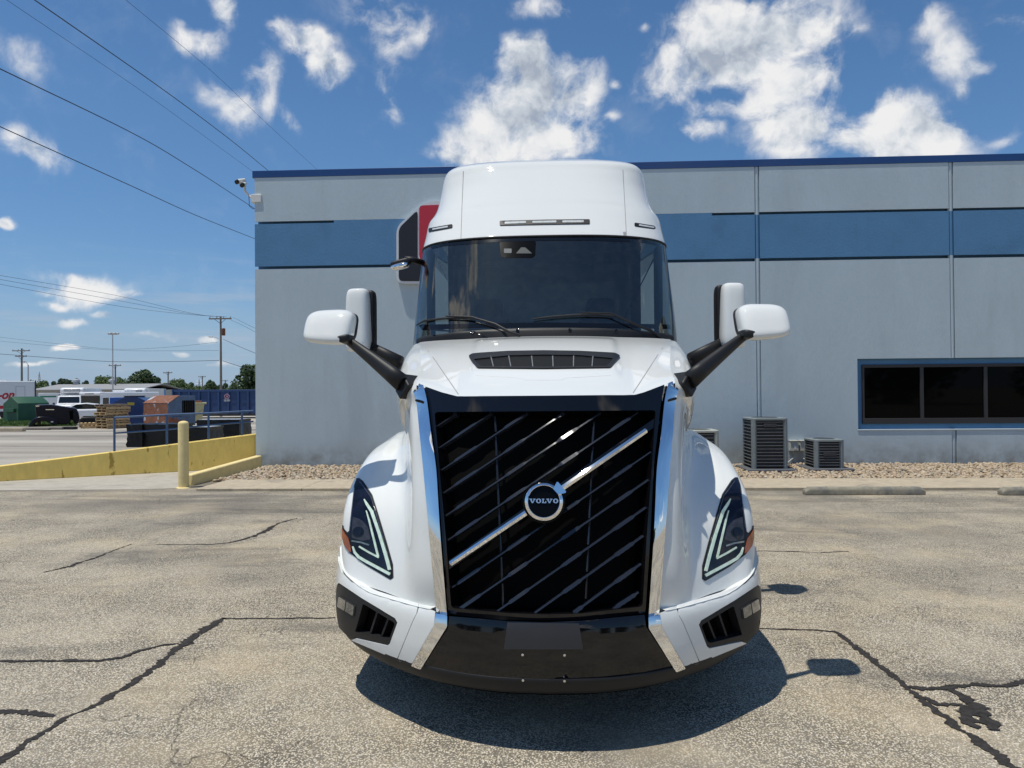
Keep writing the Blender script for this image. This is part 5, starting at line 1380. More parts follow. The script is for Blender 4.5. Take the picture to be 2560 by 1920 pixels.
# cream bin
t = thing('waste_bin', 'small cream painted tipping bin in front of the long blue container', 'bin', (X_(495, 41), 41, 0), phi(495))
MB().prism([(-.32, .12), (.2, .12), (.30, .8), (.34, 1.10), (-.34, 1.10)], -.5, .5, 'y').build('body', M['cream'], t, recalc=True, bevel=.01)
MB().bb(-.42, .46, -.56, .56, 1.10, 1.20).build('rim', M['cream'], t, bevel=.01)
MB().bb(-.32, .2, -.4, .4, 1.2, 1.3).build('lid', M['rust2'], t, bevel=.02)
MB().tube([(-.3, -.52, .2), (.28, -.52, .8)], .03, 6).build('brace', M['cream'], t)
MB().bb(-.3, .25, -.45, .45, 0, .12).build('skid', M['frame_steel'], t)
# roll-off container
Yr = 48.0; xr0 = X_(434, Yr); Lr = 10.5
t = thing('roll_off_container', 'long blue ribbed roll off container with a pink flower logo', 'container', (xr0, Yr, 0))
MB().bb(0, Lr, .06, 2.4, .30, 1.86).build('body', M['roll_blue'], t)
MB().bb(-.05, Lr+.05, -.02, 2.46, 1.84, 1.98).build('top_rail', M['roll_blue'], t, bevel=.01)
MB().bb(-.02, Lr, .0, 2.4, .16, .32).build('bottom_rail', M['frame_steel'], t)
MB().bb(-.1, .0, -.06, 2.5, .3, 2.03).build('end_post', M['roll_blue'], t)
for k in range(15):
    x = .35+k*.69; MB().bb(x, x+.13, -.03, .06, .32, 1.84).build('rib', M['roll_blue'], t)
MB().bb(0, Lr, .03, .06, 1.06, 1.1).build('side_rail', M['roll_blue'], t)
xl = X_(568, Yr)-xr0
lg = MB()
for k in range(5):
    a = math.pi/2+k*2*math.pi/5; cx, cz = xl+.115*math.cos(a), 1.5+.115*math.sin(a)
    lg.lathe([(.085, -.002), (.085, .002), (.052, .002), (.052, -.002), (.085, -.002)], (cx, -.045, cz), 'y', 20, cap=False)
logo = lg.build('flower_logo', mat('pale_pink_print', (.62, .38, .46), .5), t)
MB().lathe([(.035, -.002), (.035, .002), (.001, .002)], (xl, -.047, 1.5), 'y', 14).build('dot', M['red'], logo)
for k, (w, z) in enumerate(((.44, 1.25), (.38, 1.18))):
    MB().bb(xl-w/2, xl-.03, -.05, -.04, z, z+.03).bb(xl, xl+w/2, -.05, -.04, z, z+.03).build('print_line', M['white_print'], t)
for x in (1.0, 9.2): MB().cyl((x, .2, .12), (x, .5, .12), .12, 14).build('roller', M['frame_steel'], t, smooth=.6)

# pallets
def pallet_proto(label, m):
    mb = MB(); L, Wd = 1.2, 1.0
    for i in range(7):
        mb.box((-L/2+.07+i*(L-.14)/6+random.uniform(-.008, .008), 0, .125), (.10, Wd, .018))
    for j in (-1, 0, 1): mb.box((0, j*(Wd/2-.025), .068), (L, .04, .092))
    for i in range(5): mb.box((-L/2+.06+i*(L-.12)/4, 0, .011), (.10, Wd, .018))
    o = mb.build('pallet', m); return sp(o, label, 'pallet', 'wooden pallets in the yard')
Yp = 35.2; xp = X_(281, Yp); words = ['lowest', 'second', 'third', 'fourth', 'fifth', 'sixth', 'seventh', 'eighth', 'topmost']
base_p = None
for k in range(9):
    lab = f'wooden pallet, {words[k]} of the tall stack beside the dark blue dumpster' if k in (0, 8) else f'wooden pallet, {words[k]} from the ground in the tall stack by the dark blue dumpster'
    if base_p is None: o = base_p = pallet_proto(lab, M['wood'])
    else: o = base_p.copy(); COL.objects.link(o); o['label'] = lab
    o.material_slots[0].link = 'OBJECT'; o.material_slots[0].material = (M['wood'], M['wood_new'], M['wood_old'])[(0, 1, 0, 1, 2, 1, 0, 1, 2)[k]]
    o.location = (xp+random.uniform(-.07, .07), Yp+random.uniform(-.04, .04), .137*k)
    o.rotation_euler = (0, 0, phi(281)+math.radians(28)+random.uniform(-.14, .14))
flat = None
for k, (px, py, lab) in enumerate(((222, 1072, 'fresh pale pallet lying flat on the ground left of the tall stack'), (210, 1067.5, 'pale pallet laid on the flat pallet left of the tall stack'))):
    if flat is None: o = flat = pallet_proto(lab, M['wood_new'])
    else: o = flat.copy(); COL.objects.link(o); o['label'] = lab
    g = gp(222, 1071); o.location = (g.x-.12*k, g.y+.5+.05*k, .137*k); o.rotation_euler = (0, 0, phi(222)+.1-.12*k)
def timber(px0, px1, py, w, h, label, m, z=0.0):
    p, q = gp(px0, py), gp(px1, py); L = (q-p).length; c = (p+q)/2
    o = MB().box((0, 0, h/2), (L, w, h)).build('timber', m, bevel=.01); o.location = (c.x, c.y, z); o.rotation_euler = (0, 0, math.atan2(q.y-p.y, q.x-p.x))
    sp(o, label, 'timber', 'timbers along the grass edge')
timber(62, 124, 1075, .18, .10, 'grey weathered timber on the ground nearest the concrete kerb end', M['pole_wood'])
timber(126, 158, 1074, .18, .11, 'grey timber lying in front of the dark truck hood', M['pole_wood'])
timber(160, 189, 1073.5, .3, .13, 'black plastic covered timber left of the flat pallets', M['matte_black'])

# grass verge and kerb at the far left
M['grass_soil'] = mat('grass_ground', (.085, .115, .03), .95, var=.3, vscale=2)
ga = [gp(-260, 1067), gp(62, 1066), gp(190, 1065.5), gp(196, 1048), gp(-260, 1046)]
gsn = MB().add([(p.x, p.y, .006) for p in ga], [tuple(range(5))]).build('grass_ground', M['grass_soil']); structure(gsn)
nb = 9000; u, v = rng.uniform(0, 1, nb), rng.uniform(0, 1, nb)
A0, A1, B0, B1 = np.array(ga[0]), np.array(ga[2]), np.array(ga[4]), np.array(ga[3])
P0 = (A0*(1-u[:, None])+A1*u[:, None])*(1-v[:, None])+(B0*(1-u[:, None])+B1*u[:, None])*v[:, None]
an = rng.uniform(0, 6.28, nb); hh = rng.uniform(.05, .14, nb)
dx = np.stack([np.cos(an), np.sin(an), 0*an], 1)*.03
tip = P0+np.stack([rng.normal(0, .03, nb), rng.normal(0, .03, nb), hh], 1)
V = np.stack([P0-dx, P0+dx, tip], 1).reshape(-1, 3)
gmb = MB(); gmb.v = V.tolist(); gmb.f = [(3*i, 3*i+1, 3*i+2) for i in range(nb)]
M['grass'] = mat('grass_blades', (.09, .155, .03), .8, var=.35, vscale=5)
sp(gmb.build('grass', M['grass']), 'strip of mown green grass behind the kerb at the left edge', 'grass', kind='stuff')
kp, kq = gp(-260, 1079), gp(61, 1078.5); L = (kq-kp).length; kc = (kp+kq)/2
o = MB().box((0, 0, .08), (L, .25, .2)).build('kerb', M['concrete'], bevel=.04); o.location = (kc.x, kc.y, 0); o.rotation_euler = (0, 0, math.atan2(kq.y-kp.y, kq.x-kp.x))
sp(o, 'pale concrete kerb at the far left edge before the grass', 'kerb')

# dark truck hood waiting on blocks
Yh = 38.0; zs = 330/2212; ph_ = phi(137); mpx = Yh*math.cos(ph_)/FPX
hp = lambda x, y: ((x*zs-137)*mpx, Z_(137, 930+y*zs, Yh))
outl = [(570, 556), (640, 545), (860, 547), (1060, 580), (1250, 608), (1310, 622), (1348, 700), (1365, 790), (1345, 880), (1270, 885), (1255, 830), (1205, 800), (1195, 885), (1020, 885), (870, 895), (830, 855), (770, 826), (700, 815), (620, 828), (560, 862), (525, 912), (460, 912), (490, 845), (540, 785), (600, 755), (585, 700)]
t = thing('truck_hood', 'dark plum truck hood with wheel arches, set down on wooden blocks on the grass', 'truck hood', (X_(137, Yh), Yh, 0), ph_)
MB().prism([hp(*p) for p in outl], 0, 1.7, 'y').build('shell', M['navy_gloss'], t, recalc=True, bevel=.07, seg=3)
fl_ = MB(); arc = [(455, 912), (485, 845), (535, 785), (610, 750), (700, 738), (800, 742), (900, 765), (980, 800)]; inn_ = [(530, 912), (560, 862), (620, 828), (700, 815), (770, 826), (830, 855), (880, 890), (980, 885)]
fl_.prism([hp(*p) for p in arc]+[hp(*p) for p in inn_[::-1]], -.22, +.02, 'y').build('fender', M['navy_gloss'], t, recalc=True, bevel=.05, seg=3)
MB().prism([hp(*p) for p in ((1175, 660), (1245, 650), (1250, 790), (1190, 800))], -.012, -.001, 'y').build('headlight_opening', M['deep_black'], t, recalc=True)
MB().prism([hp(*p) for p in ((755, 622), (905, 624), (905, 636), (760, 634))], -.03, -.005, 'y').build('chrome_trim', M['chrome'], t, recalc=True)
MB().prism([hp(*p) for p in ((570, 556), (640, 546), (650, 570), (600, 582))], -.01, +.2, 'y').build('edge_trim', M['chrome'], t, recalc=True)
MB().prism([hp(*p) for p in ((848, 822), (892, 822), (892, 842), (850, 842))], -.235, -.221, 'y').build('sticker', M['white_print'], t, recalc=True)
for x, y0, y1, lab in ((640, 825, 925, 'upright wooden block under the wheel arch of the dark hood'), (965, 790, 895, 'upright wooden block behind the fender of the dark hood')):
    px = hp(x, y1); z1 = hp(x, y0)[1]
    o = MB().box((0, 0, max(.25, z1)/2), (.12, .12, max(.25, z1))).build('wood_block', M['wood_new'], bevel=.008); o.location = (X_(137, Yh)+px[0]*math.cos(ph_)-.5*math.sin(ph_), Yh+px[0]*math.sin(ph_)+.5*math.cos(ph_), 0); sp(o, lab, 'wood block', 'blocks under the dark hood')
Yb = 36.6
t = thing('bumper_shell', 'black truck bumper shell lying between the dark hood and the pallets', 'truck bumper', (X_(223, Yb), Yb, 0), phi(223))
MB().prism([(-.45, 0), (.42, 0), (.45, .42), (.3, .52), (-.3, .55), (-.46, .42)], -.25, .35, 'y').build('shell', M['matte_black'], t, recalc=True, bevel=.06)
for x in (-.3, 0, .28): MB().bb(x-.04, x+.04, -.27, -.25, .12, .2).build('light_opening', M['galv'], t)
MB().bb(-.3, .4, -.2, .25, .55, .59).build('glass_strip', M['veh_glass'], t)

# ---- parked vehicles
def wheels(t, spots, r=.34, w=.24):
    for x, y in spots:
        o = MB().lathe([(r*.6, -w/2), (r*.95, -w/2), (r, -w*.3), (r, w*.3), (r*.95, w/2), (r*.6, w/2)], (x, y, r), 'y', 20).build('wheel', M['rubber'], t, smooth=.6)
        s = -1 if y < 0 else 1
        MB().lathe([(r*.6, s*w*.51), (r*.3, s*w*.45), (.001, s*w*.5)], (x, y, r), 'y', 16, cap=False).build('rim', M['aluminium'], o, smooth=.6)
def sedan(label, px, Y, rel, group='white cars'):
    t = thing('parked_car', label, 'car', (X_(px, Y), Y, gz(Y)), phi(px)+math.radians(rel), group)
    low = [(-2.3, .28), (-2.32, .62), (-2.15, .76), (-1.25, .92), (2.0, .95), (2.28, .88), (2.32, .45), (2.2, .25)]
    MB().prism(low, -.9, .9, 'y').build('body', M['white_body'], t, recalc=True, bevel=.12, seg=3)
    cabp = [(-1.3, .9), (-.45, 1.40), (.35, 1.46), (1.15, 1.36), (1.98, .95)]
    MB().prism(cabp, -.76, .76, 'y').build('cabin', M['white_body'], t, recalc=True, bevel=.1, seg=3)
    gl_ = [(-1.02, .96), (-.38, 1.33), (.35, 1.38), (1.0, 1.28), (1.5, .98)]
    for s in (-1, 1):
        MB().prism(gl_, s*.752-.02*s, s*.775, 'y').build('side_window', M['veh_glass'], t, recalc=True)
    MB().add([(-1.32, -.66, .93), (-1.32, .66, .93), (-.52, .6, 1.39), (-.52, -.6, 1.39)], [(0, 3, 2, 1)]).build('windshield', M['veh_glass'], t)
    for s in (-1, 1): MB().sq((-2.2, s*.62, .68), (.22, .32, .12), .5, .5, 12, 8).build('headlight', M['clear_lens'], t, smooth=9)
    wheels(t, [(-1.4, -.82), (1.4, -.82), (-1.4, .82), (1.4, .82)])
    return t
car = sedan('white sedan parked behind the dark truck hood, side on', 206, 58, -4); car.location.z -= .12
c2 = dup(car, (X_(262, 66), 66, gz(66)), phi(262), 'white car whose roof shows above the pallet stack')

# step van with red lettering
Yv = 57.0; xv = X_(88, Yv); zb = gz(Yv); ztop = Z_(50, 953, Yv)-zb
t = thing('step_van', 'white tool truck with red slanted lettering cut off by the left edge', 'van', (xv, Yv, zb), phi(70)+.03)
MB().bb(-7.4, 0, 0, 2.4, .62, ztop).build('body', M['white_body'], t, bevel=.06)
MB().bb(-7.3, -.05, .1, 2.3, .42, .62).build('skirt', M['grey_body'], t, bevel=.03)
MB().bb(-7.35, -1.75, -.012, -.001, .86, 1.12).build('red_stripe', M['red'], t)
d = MB().bb(-1.62, -.90, -.014, -.001, .66, ztop-.45).build('side_door', M['white_body'], t, bevel=.004)
MB().bb(-1.45, -1.25, -.02, -.013, 1.25, 1.62).build('window', M['veh_glass'], d)
MB().bb(-1.66, -1.62, -.02, -.001, .66, ztop-.42).bb(-.90, -.86, -.02, -.001, .66, ztop-.42).bb(-1.66, -.86, -.02, -.001, ztop-.45, ztop-.42).build('door_frame', M['grey_body'], d)
MB().bb(-.02, .08, -.04, .1, .6, ztop+.05).build('corner_post', M['frame_steel'], t)
MB().bb(-4.8, -2.4, .6, 1.6, ztop, ztop+.09).build('roof_vent', M['white_body'], t, bevel=.03)
tx = X_(0, Yv)-xv
text_obj('Snap-on', .98, 'lettering', M['red'], t, facing(-1.83, -.012, 1.68), shear=.32, bold=.03, align='RIGHT'); t.scale = (.8, 1, 1)
cb = MB().prism([(0, .5), (.95, .5), (1.0, 1.05), (.6, 1.25), (.28, 1.95), (0, 2.0)], .15, 2.25, 'y').build('cab', M['white_body'], t, recalc=True, bevel=.06)
MB().prism([(.06, 1.3), (.5, 1.3), (.24, 1.86), (.06, 1.88)], .135, .149, 'y').build('window', M['veh_glass'], cb, recalc=True)
wheels(t, [(-2.55, .14), (-6.2, .14), (.5, .2), (-2.55, 2.2)], .46, .26)
MB().tube([(.55, -.05, 1.35), (.6, -.28, 1.4), (.6, -.3, 1.2)], .03, 6).build('mirror', M['frame_steel'], t)

def box_truck(label, px, Y, rel, blen=6.0, body='white_body', group='white refrigerated box trucks'):
    """nose towards -Y"""
    t = thing('box_truck', label, 'truck', (X_(px, Y), Y, gz(Y)), phi(px)+math.radians(rel), group)
    MB().bb(-1.25, 1.25, 2.6, 2.6+blen, 1.05, 3.55).build('box', M[body], t, bevel=.05)
    rf_ = MB(); rf_.prism([(2.6, 3.0), (2.6, 3.62), (2.1, 3.58), (1.9, 3.4), (1.95, 3.06)], -1.05, 1.05, 'x'); ru = rf_.build('cooling_unit', M['white_body'], t, recalc=True, bevel=.12, seg=3)
    MB().bb(-.75, .75, 1.86, 1.93, 3.38, 3.43).build('grille_slot', M['veh_glass'], ru)
    MB().bb(-.75, .75, 1.87, 1.94, 3.2, 3.25).build('grille_slot', M['veh_glass'], ru)
    c = MB().prism([(2.5, .6), (2.5, 2.8), (1.15, 2.75), (.85, 1.98), (-.1, 1.8), (-.25, 1.5), (-.25, .6)], -1.1, 1.1, 'x').build('cab', M['white_body'], t, recalc=True, bevel=.1, seg=3)
    MB().add([(-.95, .82, 2.02), (.95, .82, 2.02), (.88, 1.05, 2.64), (-.88, 1.05, 2.64)], [(0, 1, 2, 3)]).build('windshield', M['veh_glass'], c)
    for s in (-1, 1):
        MB().prism([(1.25, 2.0), (2.2, 2.0), (2.2, 2.6), (1.4, 2.6)], s*1.1, s*1.115, 'x').build('side_window', M['veh_glass'], c, recalc=True)
        MB().bb(s*1.35-.1, s*1.35+.1, .78, .86, 1.55, 2.05).build('mirror', M['frame_steel'], c, bevel=.02)
        MB().sq((s*.8, -.24, 1.05), (.35, .1, .2), .5, .5, 12, 8).build('headlight', M['clear_lens'], c, smooth=9)
    MB().bb(-.55, .55, -.28, -.25, .85, 1.3).build('radiator_grille', M['veh_glass'], c)
    MB().bb(-1.15, 1.15, -.42, -.2, .5, .75).build('bumper', M['galv'], t, bevel=.03)
    for x in (-1.0, 1.0):
        for y in (.7, 7.2): 
            MB().lathe([(.25, -.14), (.45, -.14), (.48, -.08), (.48, .08), (.45, .14), (.25, .14)], (x, y, .48), 'x', 18).build('wheel', M['rubber'], t, smooth=.6)
    return t
bt = box_truck('white box truck with a roof cooling unit, nose towards the white sedan', 166, 70, -14)
dup(bt, (X_(322, 73), 73, gz(73)), phi(322)+math.radians(-16), 'white refrigerated truck behind the dark blue dumpster, cooling unit showing above it')
# bus
Yu = 66.0
t = thing('bus', 'white shuttle bus facing the camera beside the white box truck', 'bus', (X_(218, Yu), Yu, gz(Yu)), phi(218)+math.radians(-42))
MB().bb(-1.2, 1.2, .4, 8.5, .5, 2.85).build('body', M['white_body'], t, bevel=.12, seg=3)
MB().bb(-1.22, 1.22, .25, .95, 2.53, 2.88).build('front_cap', M['white_body'], t, bevel=.15, seg=3)
MB().bb(-1.05, 1.05, .375, .399, 1.35, 2.5).build('windshield', M['veh_glass'], t)
MB().bb(-.5, .5, .24, .249, 2.66, 2.74).build('sign_strip', M['frame_steel'], t)
for k in range(7):
    y = 1.6+k*.95; MB().bb(1.2, 1.212, y, y+.72, 1.45, 2.25).build('side_window', M['veh_glass'], t)
MB().bb(1.2, 1.212, .6, 1.35, .75, 2.3).build('door', M['veh_glass'], t)
for x in (-.95, .95):
    for y in (1.5, 6.6): MB().lathe([(.25, -.14), (.42, -.14), (.44, 0), (.42, .14), (.25, .14)], (x, y, .44), 'x', 18).build('wheel', M['rubber'], t, smooth=.6)
MB().bb(-1.15, 1.15, .2, .4, .45, .7).build('bumper', M['frame_steel'], t, bevel=.03)
MB().bb(-.7, .7, 4.0, 5.6, 2.85, 3.05).build('roof_unit', M['white_body'], t, bevel=.05)
# light blue trailer with script lettering, and the far freight trailer
Yt = 84.0; x0 = X_(352, Yt); x1 = x0+66*Yt*math.cos(phi(385))/FPX; zb = gz(Yt)
t = thing('trailer', 'light blue box trailer with a yellow square and pink script above the rusty dumpster', 'trailer', (x0, Yt, zb), phi(385)); h1 = Z_(385, 972, Yt)-zb
MB().bb(0, x1-x0, 0, 2.5, 1.1, h1).build('box', M['lt_blue'], t, bevel=.03)
MB().bb(-.02, x1-x0+.02, -.03, 2.53, h1-.12, h1+.01).build('top_rail', M['galv'], t)
MB().bb(.44, .8, -.02, -.001, h1-.75, h1-.42).build('yellow_square', M['yellow_print'], t)
sc2 = MB(); ptsq = [(.35+.95*u_+.05*math.cos(u_*38), -.015, h1-1.1+.12*math.sin(u_*38)+.25*u_) for u_ in np.linspace(0, 1, 70)]
sc2.tube(ptsq, .035, 5); sc2.build('script_mark', mat('script_pink', (.66, .5, .55), .5), t)
for x in (.8, 2.4):
    for y in (.3, 2.2): MB().lathe([(.25, -.14), (.48, -.14), (.5, 0), (.48, .14), (.25, .14)], (x, y, .5), 'y', 16).build('wheel', M['rubber'], t, smooth=.6)
Yf = 98.0; x0 = X_(96, Yf); x1 = x0+68*Yf*math.cos(phi(130))/FPX; zb = gz(Yf)
t = thing('trailer', 'white freight trailer with a green stripe behind the green dumpster', 'trailer', (x0, Yf, zb), phi(130)); h1 = Z_(130, 982.5, Yf)-zb
MB().bb(0, x1-x0, 0, 2.5, 1.0, h1).build('box', M['white_body'], t, bevel=.03)
MB().bb(.2, 2.15, -.012, -.001, h1-.62, h1-.40).build('green_stripe', M['green_print'], t)
text_obj('R+L', .62, 'lettering', M['frame_steel'], t, facing(2.3, -.012, h1-.66), shear=.25, bold=.01)
for x in (.8, 2.4): MB().lathe([(.25, -.14), (.48, -.14), (.5, 0), (.48, .14), (.25, .14)], (x, .2, .5), 'y', 16).build('wheel', M['rubber'], t, smooth=.6)

# far low building
Yw = 125.0; x0 = X_(86, Yw); x1 = X_(350, Yw); zb = gz(Yw); e = Z_(200, 975, Yw)-zb; rd = Z_(200, 962.5, Yw+7)-zb
t = thing('far_warehouse', 'low far warehouse with a grey roof and round roof vents', 'building', (x0, Yw, zb)); w = x1-x0
MB().bb(0, w, 0, 14, 0, e).build('wall', M['bldg'], t)
MB().prism([(-.5, e-.05), (7, rd), (14.5, e-.05), (14.5, e+.1), (7, rd+.15), (-.5, e+.1)], -.5, w+.5, 'x').build('roof', M['bldg_roof'], t, recalc=True)
MB().bb((X_(142, Yw)-x0), (X_(160, Yw)-x0), -.05, .02, e-1.0, e-.45).build('window', M['veh_glass'], t)
for px in (190, 282):
    v = MB(); v.lathe([(.5, rd-.2), (.45, rd+.5), (.75, rd+.6), (.7, rd+.95), (.3, rd+1.15), (.001, rd+1.18)], (X_(px, Yw+7)-x0, 7, 0), 'z', 16); v.build('roof_vent', M['galv'], t, smooth=.6)

# ------------------------------------------------------------------ poles
def pole(name, label, px, ytop, Y, r, arms=(), m='pole_wood', cat='utility pole', group='utility poles'):
    zb = gz(Y); zt = Z_(px, ytop, Y)
    t = thing(name, label, cat, (X_(px, Y), Y, zb), 0, group); h = zt-zb
    MB().tube([(0, 0, 0), (0, 0, h*.5), (0, 0, h)], [r, r*.85, r*.66], 12).build('post', M[m], t, smooth=.8)
    for wpx, ya, in arms:
        za = Z_(px, ya, Y)-zb; wm = wpx*Y/FPX
        a = MB().bb(-wm/2, wm/2, -.06-r, -r*.3, za-.07, za+.07).build('crossarm', M[m], t)
        for k in range(4): MB().lathe([(.05, 0), (.07, .08), (.04, .2), (.001, .22)], (-wm/2+.1+k*(wm-.2)/3, -.05-r*.6, za+.07), 'z', 8).build('insulator', M['galv'], a, smooth=.8)
        for s in (-1, 1): MB().tube([(s*wm*.25, -r, za-.06), (0, -r*.6, za-.55)], .025, 6).build('brace', M['frame_steel'], a)
    return t
Yq = 80.0
mp_ = pole('utility_pole', 'tall wooden pole with a rusty transformer near the building corner', 552.5, 791, Yq, .15, [(58, 797)])
zb = gz(Yq); zq = lambda py: Z_(552, py, Yq)-zb; sx_ = lambda d: d*Yq/FPX
MB().lathe([(.16, zq(839)), (.19, zq(838)), (.19, zq(823)), (.2, zq(822)), (.12, zq(821)), (.001, zq(820))], (sx_(8.5), -.1, 0), 'z', 16).build('transformer', M['transformer'], mp_, smooth=.7)
lm = MB().tube([(0, -.1, zq(848)), (-sx_(10), -.1, zq(844)), (-sx_(20), -.1, zq(842.5))], .03, 6).build('lamp_arm', M['galv'], mp_)
MB().sq((-sx_(25), -.1, zq(842)), (.5, .25, .14), .6, .6, 14, 10).build('lamp_head', M['galv'], lm, smooth=9)
pole('utility_pole', 'wooden pole with two crossarms above the white tool truck', 54.5, 871, 120, .2, [(46, 877), (30, 891)])
pole('utility_pole', 'wooden pole just right of the tall floodlight mast', 288.5, 911, 130, .17, [(32, 914)])
pole('utility_pole', 'thin pole rising above the light blue trailer', 420.5, 929, 150, .17, [(23, 932)])
pole('utility_pole', 'small far pole with a crossarm left of the tall wooden pole', 506, 940, 180, .17, [(19, 942)])
pole('utility_pole', 'tiny far pole just right of the tall wooden pole', 563.5, 950, 210, .17, [(15, 952)])
pole('utility_pole', 'tiny far pole left of the tree at the building corner', 592, 952, 215, .17, [(14, 954)])
fm = pole('floodlight_mast', 'tall slim steel floodlight mast with a ring of lamps', 282, 836, 104, .11, m='galv', cat='light mast', group='light masts')
zf = Z_(282, 836, 104)-gz(104)
for k, dxm in enumerate((-.62, -.3, .05, .38, .6)):
    MB().sq((dxm, (-.2 if k % 2 else .2), zf+.12), (.5, .45, .28), .6, .6, 14, 10).build('lamp_head', M['galv'], fm, smooth=9)
MB().bb(-.65, .65, -.04, .04, zf-.05, zf+.02).build('lamp_bracket', M['galv'], fm)
sl_ = pole('street_lamp', 'grey street lamp post beside the pole over the tool truck', 70.5, 912, 112, .14, m='galv', cat='street lamp', group='light masts')
zs_ = Z_(70, 912, 112)-gz(112)
MB().tube([(0, 0, zs_), (-.3, -.1, zs_+.5), (-.5, -.1, zs_+.55)], .04, 6).build('lamp_arm', M['galv'], sl_)
MB().sq((-.62, -.1, zs_+.5), (.35, .3, .3), .7, .7, 12, 10).build('lamp_head', M['galv'], sl_, smooth=9)
def pylon(label, px, ytop, Y):
    zb = gz(Y); h = Z_(px, ytop, Y)-zb; t = thing('lattice_pylon', label, 'pylon', (X_(px, Y), Y, zb), 0, 'lattice pylons')
    m = MB(); w = h*.11
    for sx in (-1, 1):
        for sy in (-1, 1): m.tube([(sx*w, sy*w, 0), (sx*w*.3, sy*w*.3, h*.62), (0, 0, h)], .14, 4)
    for k in range(7):
        z0, z1 = h*k/8, h*(k+1)/8; w0, w1 = w*max(.2, 1-1.12*k/8), w*max(.2, 1-1.12*(k+1)/8)
        for s in (-1, 1): m.tube([(s*w0, -w0, z0), (-s*w1, -w1, z1)], .1, 4)
    m.build('tower', M['galv'], t); a = MB()
    for z, l in ((.72*h, h*.2), (.86*h, h*.15)): a.tube([(-l, 0, z), (l, 0, z)], .13, 4)
    a.build('crossarm', M['galv'], t)
pylon('faint lattice pylon above the trees at the far left', 98.5, 929, 420)
pylon('faint lattice pylon behind the trees near the tall wooden pole', 498, 946, 480)

# ------------------------------------------------------------------ wires
def wire(pts, Y0, Y1, r, label, sag=0.0, n=24, el=.5, er=.35):
    while el > 0 and len(pts) > 2 and math.hypot(pts[1][0]-pts[0][0], pts[1][1]-pts[0][1]) < 60: pts = pts[1:]
    while er > 0 and el > 0 and len(pts) > 2 and math.hypot(pts[-1][0]-pts[-2][0], pts[-1][1]-pts[-2][1]) < 34: pts = pts[:-1]
    P = cr(np.array(pts, float), max(4, n//max(1, len(pts)-1)))
    ln = np.concatenate([[0], np.cumsum(np.hypot(*np.diff(P, axis=0).T))]); LL = ln[-1]; T_ = list(ln/LL)
    q = min(len(P)-1, 3); d0 = (P[0]-P[q])/max(1e-6, np.hypot(*(P[0]-P[q])))*LL*.05; d1 = (P[-1]-P[-1-q])/max(1e-6, np.hypot(*(P[-1]-P[-1-q])))*LL*.05
    P = [tuple(p) for p in P]
    for k in range(1, int(el/.05+.5)+1): P.insert(0, tuple(np.array(P[0])+d0)); T_.insert(0, -k*.05)
    for k in range(1, int(er/.05+.5)+1): P.append(tuple(np.array(P[-1])+d1)); T_.append(1+k*.05)
    V = [at(p[0], p[1], 1/((1-t)/Y0+t/Y1)) for p, t in zip(P, T_)]
    c = V[0].copy(); m = MB().tube([v-c for v in V], r, 5)
    o = m.build('power_line', M['wire'], smooth=9); o.location = c
    sp(o, label, 'wire', 'overhead wires')
wire([(60, -22), (87, 0), (380, 204), (560, 337), (671, 427), (700, 450)], 20, 48, .018, 'thick dark wire running from the top edge to the building roof edge')
wire([(-30, 160), (0, 172), (320, 327), (480, 420), (645, 527)], 18, 40, .016, 'thick wire ending just under the security cameras')
wire([(-30, 303), (0, 316.5), (320, 461), (480, 534), (645, 600)], 18, 38, .014, 'lowest of the three thick wires left of the building')
wire([(0, -12), (17, 0), (320, 204), (480, 318), (640, 435)], 26, 52, .009, 'thin faint wire crossing the sky between the thick ones')
wire([(300, -12), (315, 0), (520, 170), (660, 302), (810, 440)], 26, 52, .008, 'faint thin wire crossing the sky above the roof')
for k, y0 in enumerate((688.6, 698.5, 710.6)):
    wire([(-20, y0-3), (0, y0), (280, y0+48+k*2), (460, 779+k*3), (534+k*16, 792)], 55, 79.5, .014, ('upper', 'middle', 'lower')[k]+' of three wires running left from the crossarm of the tall pole', er=0)
wire([(582, 793), (620, 812), (660, 832)], 80, 60, .014, 'upper of two short wires right of the crossarm towards the building', el=0, er=1.2)
wire([(575, 799), (612, 816), (660, 842)], 80, 60, .014, 'lower of two short wires right of the crossarm towards the building', el=0, er=1.2)
wire([(-20, 840), (0, 843), (150, 860), (290, 873), (420, 868), (547, 855)], 90, 80, .014, 'thin wire sagging below the crossarm wires left of the tall pole', er=0)
wire([(-20, 851), (0, 853), (150, 866), (300, 876), (430, 877), (547, 876)], 90, 80, .014, 'thin level wire under the sagging one left of the tall pole', er=0)
wire([(-20, 882), (0, 885), (150, 896), (280, 904), (420, 904), (548, 901)], 85, 80, .028, 'heavy black cable crossing low over the yard to the tall pole', er=0)
wire([(557, 902), (600, 916), (665, 935)], 80, 62, .028, 'heavy black cable from the tall pole towards the corner tree', el=0, er=1.2)
wire([(558, 848), (600, 867), (660, 892)], 80, 60, .02, 'drop cable from the transformer towards the building', el=0, er=1.2)

